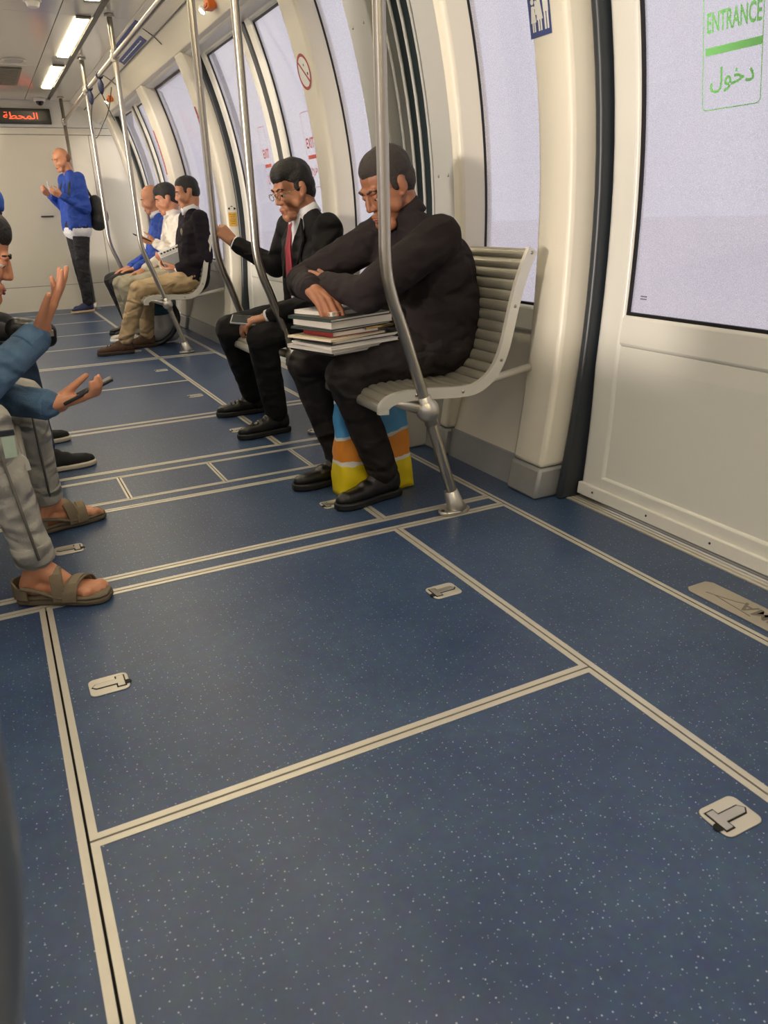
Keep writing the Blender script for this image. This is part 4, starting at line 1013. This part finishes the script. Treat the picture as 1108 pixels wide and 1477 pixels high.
adopt(obj('collar', tube(bmesh.new(), [J['nk'] + V((.0, 0, -.012)), J['nk'] + V((-.014, 0, .036))], [.078, .066], 18), M_WSH, None, True), man4)
shoe(man4, J['anL'], (-1, 0, 0), .28, M_WSH, M_SWHITE, voxel=.010, laces=False); shoe(man4, J['anR'], (-1, 0, 0), .28, M_WSH, M_SWHITE, voxel=.010, laces=False)

M_BLUESH = mat('royal_blue_shirt', (38, 74, 168), 0.75, 0, 0.08, 14, fold=0.64)
M_BLKTR = mat('black_trousers', (34, 34, 38), 0.8, 0, 0.12, 14, fold=0.64)
F5 = Frame((1.455, 7.50, 1.175), (-0.92, 0.25, -0.30))
J = mkJ(dict(pel=(1.47, 7.50, .56), che=(1.51, 7.50, .83), nk=(1.495, 7.50, 1.045), shL=(1.53, 7.31, .98), shR=(1.52, 7.69, .98), elL=(1.42, 7.27, .70), wrL=(1.22, 7.40, .60),
             elR=(1.42, 7.72, .70), wrR=(1.2, 7.60, .60), hipL=(1.42, 7.41, .535), hipR=(1.42, 7.60, .535), knL=(1.04, 7.42, .49), knR=(1.03, 7.66, .49), anL=(1.16, 7.44, .09), anR=(1.14, 7.66, .09), F=F5))
hands = {'L': dict(d=(-.9, .2, -.15), n=(0, 0, -1), t=(0, 1, 0), curl=((12, 20, 15),) * 4, thumb=(35, 20, .2)), 'R': dict(d=(-.9, -.2, -.15), n=(0, 0, -1), t=(0, -1, 0), curl=((12, 20, 15),) * 4, thumb=(35, 20, .2))}
man5, tips = dressed('person', 'grey-haired man in blue with hands on his knees, farthest on the bench', J, SK3, None, M_BLUESH, M_BLKTR, M_HAIRG, 'bald', 0.010, 0.012, .95, hands, 1.0, .003, 'shirt')
adopt(obj('collar', tube(bmesh.new(), [J['nk'] + V((.0, 0, -.012)), J['nk'] + V((-.014, 0, .034))], [.078, .066], 18), M_SHIRT, None, True), man5)
shoe(man5, J['anL'], (-1, 0, 0), .28, M_BLKSHOE, M_BLKSOLE, voxel=.010, laces=False); shoe(man5, J['anR'], (-1, 0, 0), .28, M_BLKSHOE, M_BLKSOLE, voxel=.010, laces=False)

# --- standing man at the far end
F6 = Frame((1.00, 10.03, 1.665), (-0.95, -0.10, -0.30))
J = mkJ(dict(pel=(1.05, 10.03, .95), che=(1.08, 10.03, 1.28), nk=(1.06, 10.03, 1.53), shL=(1.08, 9.84, 1.46), shR=(1.08, 10.22, 1.46), elL=(1.09, 9.79, 1.14), wrL=(.865, 9.86, 1.28),
             elR=(1.06, 10.27, 1.14), wrR=(.87, 10.20, 1.30), hipL=(1.05, 9.94, .90), hipR=(1.05, 10.13, .90), knL=(.995, 9.93, .50), knR=(1.06, 10.15, .50), anL=(.985, 9.93, .09), anR=(1.10, 10.16, .09), F=F6))
hands = {'L': dict(d=(-.85, .15, .4), n=(.2, .7, .5), t=(-.2, 0, .9), curl=((35, 50, 30),) * 4, thumb=(35, 30, .5)), 'R': dict(d=(-.85, -.2, .4), n=(.2, -.7, .5), t=(-.2, 0, .9), curl=((35, 50, 30),) * 4, thumb=(35, 30, .5))}
man6, tips = dressed('person', 'man in blue polo shirt standing against the end wall with a backpack', J, SK4, None, M_BLUESH, M_BLKTR, mat('hair_cropped', (128, 84, 58), 0.6, 0, 0.2, 60), 'bald', 0.010, 0.012, 1.05, hands, 1.0, .003, 'polo_shirt', legw=1.0)
blob('undershirt', [cp(J['pel'] + V((0, .088, -.026)), J['pel'] + V((0, -.088, -.026)), .127)], .010, M_SHIRT, man6, 2)
M_NAVY = mat('navy_trainer', (44, 48, 88), 0.7); M_TANS = mat('tan_sole', (196, 172, 136), 0.7)
shoe(man6, J['anL'], (-1, 0, 0), .29, M_NAVY, M_TANS, voxel=.010, laces=False); shoe(man6, J['anR'], (-1, -.1, 0), .29, M_NAVY, M_TANS, voxel=.010, laces=False)

# --- man in the denim jacket with sandals (nearest, cut off by the left edge)
M_DENIM = mat('blue_denim', (76, 106, 136), 0.85, 0, 0.38, 26, 0.3, 300, fold=1.00); M_GJEAN = mat('grey_jeans', (172, 169, 160), 0.88, 0, 0.24, 16, 0.25, 260, fold=0.88)
M_SANDAL = mat('sandal_taupe', (112, 100, 80), 0.75, 0, 0.15, 30, 0.15, 200); M_SANDSOLE = mat('sandal_sole', (92, 82, 66), 0.8, 0, 0.15, 30)
def bare_foot(ankle, d, k=1.0):
    a = V(ankle); d = V(d).normalized(); s = V((-d.y, d.x, 0)); g = V((a.x, a.y, .030)); L = [cp(a, g - d * .035 + V((0, 0, .022)), .036, .030), cp(a, g + d * .06 + V((0, 0, .028)), .034, .028)]
    L += [cp(g - d * .035 + V((0, 0, .020)), g + d * .09 + V((0, 0, .012)) , .030, .026)]
    for q in (-.025, -.008, .010, .026): L.append(cp(g + d * .04 + s * q * .6 + V((0, 0, .016)), g + d * .135 + s * q + V((0, 0, .004)), .022, .013))
    return L, g, s, d
def toes(g, s, d, inner):
    L = []
    for i, (q, ln, r) in enumerate(((.031, .030, .0125), (.011, .030, .0092), (-.006, .024, .0088), (-.021, .016, .0084), (-.034, .006, .0080))):
        b_ = g + d * (.136 - abs(q - .02) * .25) + s * q * inner
        L += [cp(b_, b_ + d * ln * .6 + V((0, 0, .006)), r, r), cp(b_ + d * ln * .6 + V((0, 0, .006)), b_ + d * ln + V((0, 0, -.004)), r, r * .9)]
    return L
F7 = Frame((-0.022, 2.365, .935), (0.90, -0.06, -0.42))
J = mkJ(dict(pel=(-.40, 2.36, .57), che=(-.20, 2.36, .76), nk=(-.085, 2.365, .85), shL=(-.13, 2.545, .80), shR=(-.13, 2.175, .80), elL=(-.150, 2.44, .570), wrL=(.094, 2.265, .530),
             elR=(-.090, 2.165, .600), wrR=(.098, 2.335, .715), hipL=(-.38, 2.46, .535), hipR=(-.38, 2.27, .535), knL=(.030, 2.575, .500), knR=(-.075, 2.15, .530), anL=(.040, 2.725, .105), anR=(-.025, 2.160, .105), F=F7))
J['hemL'] = lerp(J['knL'], J['anL'], .90); J['hemR'] = lerp(J['knR'], J['anR'], .90)
fL, gL, sL, dL = bare_foot(J['anL'], (.93, .28, 0)); fR, gR, sR, dR = bare_foot(J['anR'], (.90, -.42, 0))
J['footL'] = fL + toes(gL, sL, dL, -1); J['footR'] = fR + toes(gR, sR, dR, 1)
hands = {'L': dict(d=(.93, -.06, .16), n=(-.28, .12, .95), t=(-.1, .95, .1), curl=((4, 38, 34), (4, 40, 36), (4, 42, 36), (6, 42, 36)), thumb=(14, 4, .48), slant=50, k=1.04),
         'R': dict(d=(.56, -.06, .83), n=(-.85, .10, .50), t=(-.25, -.9, .2), curl=((6, 8, 6), (2, 6, 6), (8, 12, 8), (16, 16, 10)), thumb=(30, 12, .15), spread=.06, k=1.06)}
man7, tips7 = dressed('person', 'man in denim jacket, grey jeans and sandals cut off by the left edge', J, SK4, None, M_DENIM, M_GJEAN, M_HAIR, 'full', 0.0042, 0.007, .94, hands, 1.0, .0035, 'jacket', 'jeans', legw=.86)
for k in 'LR':
    cuff(man7, 'jacket_cuff', lerp(J['el' + k], J['wr' + k], .74), lerp(J['el' + k], J['wr' + k], .97), .0435, M_DENIM)
    cuff(man7, 'jeans_hem', lerp(J['kn' + k], J['hem' + k], .90), lerp(J['kn' + k], J['hem' + k], 1.06), .0535, M_GJEAN)
for k in 'LR':   # side seams of the jeans
    off = V((.0, -.060, .0)) * .98
    adopt(obj('jeans_seam', tube(bmesh.new(), [lerp(J['hip' + k], J['kn' + k], .55) + V((0, -.074, 0)), J['kn' + k] + V((.012, -.0655, .0)), lerp(J['kn' + k], J['hem' + k], .5) + V((0.012, -.0595, 0)), J['hem' + k] + V((0.010, -.0525, 0))], .004, 6), mat('seam_dark', (122, 119, 112), 0.9), None, True), man7)
def sandal(root, ankle, g, s, d, nm):
    sn = empty('sandal', (g.x, g.y, 0)); adopt(sn, root); sn['label'] = nm
    heel = V((g.x, g.y, 0)) - d * .075
    half = [(0, .018), (.010, .030), (.05, .036), (.10, .036), (.16, .046), (.21, .050), (.245, .042), (.262, .022)]
    out = [heel + d * x + s * y for x, y in half] + [heel + d * x - s * y for x, y in reversed(half)]
    adopt(obj('sole', prism(bmesh.new(), [(p.x, p.y, .002) for p in out], (0, 0, .016)), M_SANDSOLE, None, False, .005), sn)
    adopt(obj('footbed', prism(bmesh.new(), [(p.x, p.y, .018) for p in [heel + d * x * .99 + s * y * .96 for x, y in half] + [heel + d * x * .99 - s * y * .96 for x, y in reversed(half)]], (0, 0, .010)), M_SANDAL, None, False, .004), sn)
    def band(name, x, w, h, wd, lean=0.0, m=M_SANDAL):
        """strap arching over the foot at distance x from the heel"""
        bm = bmesh.new(); rows = []
        for i in range(15):
            a = math.pi * i / 14
            for_ = heel + d * (x + lean * math.cos(a)) + s * wd * math.cos(a) * (1.0 if abs(math.cos(a)) < .99 else 1) + V((0, 0, .018 + h * math.sin(a) ** .75))
            nrm = (s * math.cos(a) + V((0, 0, 1)) * math.sin(a)).normalized()
            rows.append([bm.verts.new(for_ + d * w * q + nrm * t_) for q in (-.5, .5) for t_ in (0, .005)])
        for i in range(14):
            A, B = rows[i], rows[i + 1]
            for u_, v_ in ((0, 1), (1, 3), (3, 2), (2, 0)): bm.faces.new((A[u_], A[v_], B[v_], B[u_]))
        bm.faces.new((rows[0][0], rows[0][1], rows[0][3], rows[0][2])); bm.faces.new((rows[-1][0], rows[-1][1], rows[-1][3], rows[-1][2]))
        adopt(obj(name, bm, m, None, False, .0015), sn)
    band('toe_strap', .176, .040, .050, .051, .012); band('toe_strap_flap', .178, .024, .0545, .042, .010, mat('strap_pad', (132, 120, 98), 0.8, 0, .12, 30)); band('instep_strap', .118, .036, .078, .047, -.018); band('instep_strap_flap', .119, .022, .083, .038, -.015, mat('strap_pad', (0, 0, 0)))
    # heel counter wrapping the back of the foot
    bm = bmesh.new(); rows = []
    for i in range(13):
        a = math.pi * (.5 + i / 12); 
        p = heel + d * .046 + d * .050 * math.cos(a) * (1 if math.cos(a) < 0 else 1) + s * .038 * math.sin(a)
        top = .070 if i in range(3, 10) else .058
        rows.append([bm.verts.new(p + V((0, 0, zz)) + (p - heel - d * .046).normalized() * t_) for zz in (.022, top) for t_ in (0, .006)])
    for i in range(12):
        A, B = rows[i], rows[i + 1]
        for u_, v_ in ((0, 1), (1, 3), (3, 2), (2, 0)): bm.faces.new((A[u_], A[v_], B[v_], B[u_]))
    adopt(obj('heel_counter', bm, M_SANDAL, None, False, .0015), sn)
    for q in (-1, 1):
        adopt(obj('side_strap', tube(bmesh.new(), smooth_path([heel + d * .03 + s * .040 * q + V((0, 0, .060)), heel + d * .075 + s * .043 * q + V((0, 0, .050)), heel + d * .125 + s * .046 * q + V((0, 0, .032)), heel + d * .165 + s * .050 * q + V((0, 0, .026))], 4), .0062, 8), M_SANDAL, None, True), sn)
sandal(man7, J['anL'], gL, sL, dL, 'taupe sandal on the farther foot'); sandal(man7, J['anR'], gR, sR, dR, 'taupe sandal on the nearer foot')
# toe nails and finger nails
# identity card hanging at the hip
g7 = empty('identity_card', (-.03, 2.19, .49)); adopt(g7, man7); g7['label'] = 'white and green card on a black clip'
adopt(obj('card', bx(-.045, -.015, 2.055, 2.06, .455, .515), mat('card_green', (178, 196, 176), 0.5, 0, .2, 40), None, False, .001), g7)
adopt(obj('card_clip', bx(-.050, -.012, 2.053, 2.062, .512, .526), M_BLACK, None, False, .001), g7)

# --- man in dark jeans with a blue cap, behind the first
M_DJEAN = mat('dark_blue_jeans', (40, 58, 84), 0.85, 0, 0.2, 16, 0.15, 250, fold=0.64); M_CAP = mat('blue_cap', (44, 98, 200), 0.75, 0, 0.06, 20); M_DKTOP = mat('dark_grey_top', (52, 52, 56), 0.85, 0, 0.1, 14)
F8 = Frame((.010, 3.63, 1.055), (0.90, 0.10, -0.40))
J = mkJ(dict(pel=(-.40, 3.66, .57), che=(-.17, 3.65, .85), nk=(-.03, 3.64, .965), shL=(-.09, 3.84, .90), shR=(-.09, 3.46, .90), elR=(-.20, 3.40, .66), wrR=(.02, 3.46, .60),
             elL=(-.12, 3.90, .66), wrL=(.04, 3.78, .60), hipL=(-.38, 3.77, .535), hipR=(-.38, 3.56, .535), knL=(.015, 3.93, .49), knR=(.055, 3.47, .49), anL=(.015, 3.94, .09), anR=(.075, 3.44, .09), F=F8))
hands = {'L': dict(d=(.9, -.2, 0), n=(0, 0, -1), t=(0, -1, 0), curl=((30, 40, 25),) * 4, thumb=(35, 20, .3)), 'R': dict(d=(.9, .1, -.05), n=(0, 0, -1), t=(0, 1, 0), curl=((30, 40, 25),) * 4, thumb=(35, 20, .3))}
man8, tips = dressed('person', 'man in blue knitted cap, dark jeans and black slip-on shoes behind the denim jacket', J, SK3, None, M_DKTOP, M_DJEAN, M_HAIR, 'short', 0.008, 0.011, .97, hands, 1.0, .003, 'top', 'jeans', legw=.9)
B8 = F8.basis()
blob('cap_crown', [el(F8(0, -.010, .060), (.088, .104, .072), B8), el(F8(0, .0, .045), (.086, .100, .030), B8)], .007, M_CAP, man8, 3)
M_SLIP = mat('black_knit', (24, 24, 27), 0.85, 0, .2, 80); M_SLSOLE = mat('pale_sole', (196, 188, 172), 0.7)
shoe(man8, J['anR'], (.99, .12, 0), .275, M_SLIP, M_SLSOLE, laces=False, slip=True, sole_h=.018); shoe(man8, J['anL'], (1, .05, 0), .275, M_SLIP, M_SLSOLE, laces=False, slip=True, sole_h=.018)
# ---------------------------------------------------------------- things people carry
M_PAPER = mat('book_pages', (206, 199, 186), 0.8, 0, .08, 60, stretch=(1, 1, 40)); 
def book(x, y, yaw, L, W, z, t, cover, label, name='book', soft=False, pitch=0.0, group=None, tilt=0.0):
    """closed book: two boards, spine and a page block; origin at the corner nearest the camera"""
    g = empty(name, (x, y, z), label, 'book', group or 'books on the lap')
    g.rotation_euler = (tilt, pitch, yaw)
    c = 0.0015 if soft else 0.0025
    def lk(o): o.parent = g; return o
    lk(obj('cover', bx(0, L, 0, W, 0, c), cover, None, False, .0008)); lk(obj('cover', bx(0, L, 0, W, t - c, t), cover, None, False, .0008))
    lk(obj('spine', bx(0, c * 1.4, 0, W, 0, t) if not soft else bx(0, L, W - c, W, 0, t), cover, None, False, .0008))
    lk(obj('pages', bx(c * 1.5, L - .003, .003, W - .003, c, t - c), M_PAPER))
    return g
C_BLK = mat('book_black', (34, 34, 36), 0.5); C_GRN = mat('book_dark_green', (50, 62, 56), 0.5); C_RED = mat('book_red', (124, 34, 34), 0.5); C_WHT = mat('book_white', (208, 206, 202), 0.6); C_GRY = mat('book_grey', (150, 146, 140), 0.6)
yaw = math.radians(16); bx0, by0 = .965, 2.315; cz = .563
C_CRM = mat('loose_papers', (222, 206, 172), 0.7)
stack = [(.300, .235, .012, C_BLK, 'black hardcover lying lowest of the stack on the lap', 0.0, .004, False),
         (.285, .235, .012, C_WHT, 'white exercise book lying second lowest in the stack', 0.03, -.014, True),
         (.290, .230, .010, C_WHT, 'white exercise book sticking out left, third lowest of the stack', -.05, -.022, True),
         (.300, .225, .014, C_BLK, 'black folder in the lower half of the stack', -.03, .002, False),
         (.260, .215, .007, C_CRM, 'sheaf of cream papers sticking out of the stack', .07, -.020, True),
         (.200, .165, .018, C_RED, 'small red book wedged in the middle of the stack', -.04, .014, False),
         (.280, .205, .008, C_GRN, 'thin grey-green folder above the red book', .06, -.002, False),
         (.270, .215, .024, C_WHT, 'thick white notebook third from the top', -.02, .008, True),
         (.280, .215, .011, C_GRN, 'dark green folder second from the top of the stack', .05, -.010, False),
         (.230, .185, .013, C_WHT, 'white notebook under the hand, topmost of the stack', .10, .036, True)]
for (L, W, t, cov, lb, dy, off, soft) in stack:
    book(bx0 + off * math.cos(yaw) - off * math.sin(yaw), by0 + off * 1.2, yaw + dy, L, W, cz, t, cov, lb, soft=soft)
    cz += t + .0008
# loose papers sticking out of the folder, and a pen
g = empty('pen', (1.16, 2.345, .628), 'slim gold pen clipped between the books', 'pen'); 
adopt(obj('pen_barrel', tube(bmesh.new(), [(1.10, 2.340, .640), (1.22, 2.372, .640)], .004, 10), mat('pen_gold', (190, 160, 100), 0.3, 0.8), None, True), g)
adopt(obj('pen_tip', tube(bmesh.new(), [(1.10, 2.340, .640), (1.088, 2.337, .640)], [.004, .001], 10), M_STEEL, None, True), g)
adopt(obj('pen_clip', tube(bmesh.new(), [(1.19, 2.360, .6448), (1.222, 2.3685, .6448)], .0014, 6), M_STEEL, None, True), g)

# plastic shopping bag on the floor behind his shins
def bag_material():
    m = mat('bag_print', (240, 210, 40), rough=0.38)
    nt = m.node_tree; b = nt.nodes['Principled BSDF']; N = nt.nodes.new; L = nt.links.new
    tc = N('ShaderNodeTexCoord'); sp = N('ShaderNodeSeparateXYZ'); L(tc.outputs['Object'], sp.inputs[0])
    n = N('ShaderNodeTexNoise'); n.inputs['Scale'].default_value = 9; L(tc.outputs['Object'], n.inputs['Vector'])
    ad = N('ShaderNodeMath'); ad.operation = 'MULTIPLY_ADD'; ad.inputs[1].default_value = .06; L(n.outputs['Fac'], ad.inputs[0]); L(sp.outputs['Z'], ad.inputs[2])
    mr = N('ShaderNodeMapRange'); mr.inputs[1].default_value = 0.03; mr.inputs[2].default_value = 0.43; L(ad.outputs[0], mr.inputs[0])
    r = N('ShaderNodeValToRGB'); r.color_ramp.interpolation = 'CONSTANT'; e = r.color_ramp.elements
    cols = [(0.0, (240, 214, 30)), (0.30, (236, 232, 220)), (0.335, (238, 150, 44)), (0.55, (226, 226, 222)), (0.58, (86, 168, 222)), (0.88, (228, 232, 236))]
    e[0].position = 0; e[0].color = srgb(*cols[0][1]); e[1].position = cols[1][0]; e[1].color = srgb(*cols[1][1])
    for p, c in cols[2:]: q = e.new(p); q.color = srgb(*c)
    L(mr.outputs[0], r.inputs[0]); L(r.outputs[0], b.inputs['Base Color'])
    return m
g = empty('shopping_bag', (1.19, 2.52, 0), 'yellow, orange and blue plastic shopping bag on the floor behind the shins', 'bag')
bm = bmesh.new(); rows = []; n = 40
for k in range(19):
    z = .003 + .36 * k / 18; t = k / 18
    w_ = .158 * (1 - .10 * t); d_ = .075 * (1 - .62 * t ** 1.5)
    ring_ = []
    for i in range(n):
        a = 2 * math.pi * i / n; ca, sa = math.cos(a), math.sin(a)
        px = math.copysign(abs(ca) ** .45, ca) * w_; py = math.copysign(abs(sa) ** .55, sa) * d_
        q = noise.noise(V((px * 16, py * 16, z * 14))) * .016 + noise.noise(V((px * 40, py * 40, z * 40))) * .005
        ring_.append(bm.verts.new((1.19 + px * (1 + q * 1.5) , 2.52 + py + q * .9 * (1 if sa > 0 else -1), z)))
    rows.append(ring_)
for k in range(18):
    for i in range(n): bm.faces.new((rows[k][i], rows[k][(i + 1) % n], rows[k + 1][(i + 1) % n], rows[k + 1][i]))
bm.faces.new(rows[0]); bm.faces.new(rows[-1])
adopt(obj('bag_body', bm, bag_material(), None, True), g)
for q in (-1, 1):
    adopt(obj('bag_handle', tube(bmesh.new(), smooth_path([(1.13, 2.52 + .02 * q, .355), (1.15, 2.52 + .03 * q, .41), (1.20, 2.52 + .03 * q, .43), (1.245, 2.52 + .03 * q, .41), (1.26, 2.52 + .02 * q, .355)], 5), .006, 8), mat('bag_handle_blue', (120, 186, 228), .4), None, True), g)

# phones
def phone(c, along, face, label, L=.148, W=.072, T=.009, screen=(40, 44, 50), case=(26, 26, 28)):
    u = V(along).normalized(); n = V(face); n = (n - u * n.dot(u)).normalized(); v = n.cross(u)
    g = empty('phone', V(c) - n * T, label, 'phone')
    rot = Matrix((u, v, n)).transposed().to_4x4(); M = Matrix.Translation(V(c)) @ rot
    def pt(bm): bm.transform(M); return bm
    adopt(obj('phone_case', pt(bx(-L / 2, L / 2, -W / 2, W / 2, -T, 0)), mat('phone_case_%d' % case[0], case, .4), None, False, .003), g)
    adopt(obj('phone_screen', pt(bx(-L / 2 + .005, L / 2 - .005, -W / 2 + .004, W / 2 - .004, -.0005, .0007)), mat('phone_screen_%d' % screen[0], screen, .08)), g)
    bm = bmesh.new()
    for i in range(2): cyl(bm, (L / 2 - .022 - i * .022, W / 2 - .02, -T - .001), .008, .002, 14)
    adopt(obj('phone_lens', pt(bm), mat('phone_lens', (12, 12, 14), .1)), g)
    return g
PH7 = phone((.192, 2.250, .5665), (.90, -.06, .36), (-.36, .10, .93), 'black phone in the near hand of the man in the denim jacket', screen=(92, 88, 92))
phone((1.035, 3.482, .560), (-.85, .42, .10), (-.08, -.40, .90), 'phone in a pale case held over the knee of the suited man', case=(170, 172, 176), screen=(54, 58, 62))
phone((1.215, 6.868, .872), (-.90, .05, .42), (.42, -.1, .9), 'dark phone held up by the man in the off-white shirt', case=(30, 30, 34))
phone((.79, 9.97, 1.36), (.1, .5, .85), (.9, -.3, .3), 'pale phone held by the standing man', case=(200, 200, 204))
# magazine in the hands of the man in chinos
g = empty('magazine', (1.40, 6.50, .66), 'folded grey and white magazine held by the man in tan chinos', 'magazine')
Mm = Matrix.Translation((1.415, 6.455, .715)) @ Matrix(((-.92, .28, -.28), (.05, .78, .62), (.38, .56, -.73))).to_4x4()
Mm = Matrix.Translation((1.405, 6.44, .715)) @ Matrix.Rotation(math.radians(-18), 4, 'Y') @ Matrix.Rotation(math.radians(62), 4, 'X')
def mg(bm): bm.transform(Mm); return bm
M_MAG = mat('magazine_grey', (120, 120, 122), .35, 0, .35, 12)
adopt(obj('magazine_pages', mg(bx(-.135, .115, -.10, .10, -.004, .004)), C_WHT, None, False, .001), g)
adopt(obj('magazine_cover', mg(bx(-.134, .114, -.10, .045, .0042, .0055)), M_MAG), g)
bm = bmesh.new()
for k in range(9): box(bm, -.12 + k * .026, -.103 + k * .026 + (k % 3) * .002, .072, .086, .0042, .0052)
adopt(obj('magazine_lettering', mg(bm), C_BLK), g); 
bm = bmesh.new(); 
for k in range(3): box(bm, -.12, .10, .052 + k * .006, .0545 + k * .006, .0042, .0050)
adopt(obj('magazine_lines', mg(bm), C_GRY), g)

# backpack of the standing man
M_BP = mat('black_backpack', (48, 48, 46), .6, 0, .25, 18)
g = empty('backpack', (1.27, 9.95, .95), 'black backpack on the back of the standing man', 'backpack')
blob('bag_body', [el((1.275, 9.93, 1.12), (.085, .14, .17)), el((1.27, 9.93, 1.02), (.09, .14, .12))], .012, M_BP, g, 3, .004)
blob('bag_pocket', [el((1.34, 9.92, 1.06), (.05, .10, .10))], .010, M_BP, g, 3)
for q in (-.11, .11): adopt(obj('shoulder_strap', tube(bmesh.new(), smooth_path([(1.22, 10.0 + q, 1.26), (1.16, 10.02 + q, 1.40), (1.08, 10.03 + q, 1.475), (1.0, 10.03 + q, 1.40), (.97, 10.03 + q * 1.2, 1.28)], 5), .014, 8), M_BP, None, True), g)
# backpack on the floor under the far bench
M_TEAL = mat('teal_canvas', (52, 92, 112), .8, 0, .15, 18)
g = empty('backpack', (1.27, 6.86, 0), 'teal and white backpack with a black strap on the floor under the far bench', 'backpack')
blob('bag_body', [el((1.27, 6.87, .17), (.13, .12, .16)), cp((1.19, 6.87, .08), (1.35, 6.87, .08), .075)], .010, mat('pale_canvas', (206, 204, 200), .8, 0, .06, 16), g, 3, .003)
blob('bag_top', [el((1.26, 6.86, .30), (.14, .125, .085))], .010, M_TEAL, g, 3, .004)
adopt(obj('bag_strap', tube(bmesh.new(), smooth_path([(1.37, 6.78, .33), (1.40, 6.75, .22), (1.34, 6.735, .10), (1.24, 6.74, .025), (1.17, 6.75, .02)], 5), .022, 10), M_BLACK, None, True), g)
# black bag on the lap of the man in the blue cap
g = empty('shoulder_bag', (.10, 3.42, .57), 'small black leather bag on the lap of the man in the blue cap', 'bag')
blob('bag_body', [cp((.07, 3.35, .62), (.17, 3.35, .60), .045, .04), cp((.07, 3.35, .585), (.17, 3.35, .575), .04, .036)], .007, M_BLKSHOE, g, 2, .002)
adopt(obj('bag_zip', tube(bmesh.new(), [(.06, 3.315, .645), (.12, 3.307, .640), (.19, 3.318, .625)], .0035, 6), M_STEEL, None, True), g)
adopt(obj('bag_buckle', bx(.175, .195, 3.305, 3.315, .585, .61), M_STEEL, None, False, .002), g)

# the standing man is turned a little towards the camera, with what he carries
def turn(o, pivot, ang):
    R_ = Matrix.Rotation(ang, 4, 'Z'); o.location = V(pivot) + (R_ @ (V(o.location) - V(pivot)).to_4d()).to_3d(); o.rotation_euler = (0, 0, ang)
for o in list(COL.objects):
    if o.get('label') in ('man in blue polo shirt standing against the end wall with a backpack', 'pale phone held by the standing man', 'black backpack on the back of the standing man'):
        turn(o, (1.05, 10.03, 0), math.radians(18))
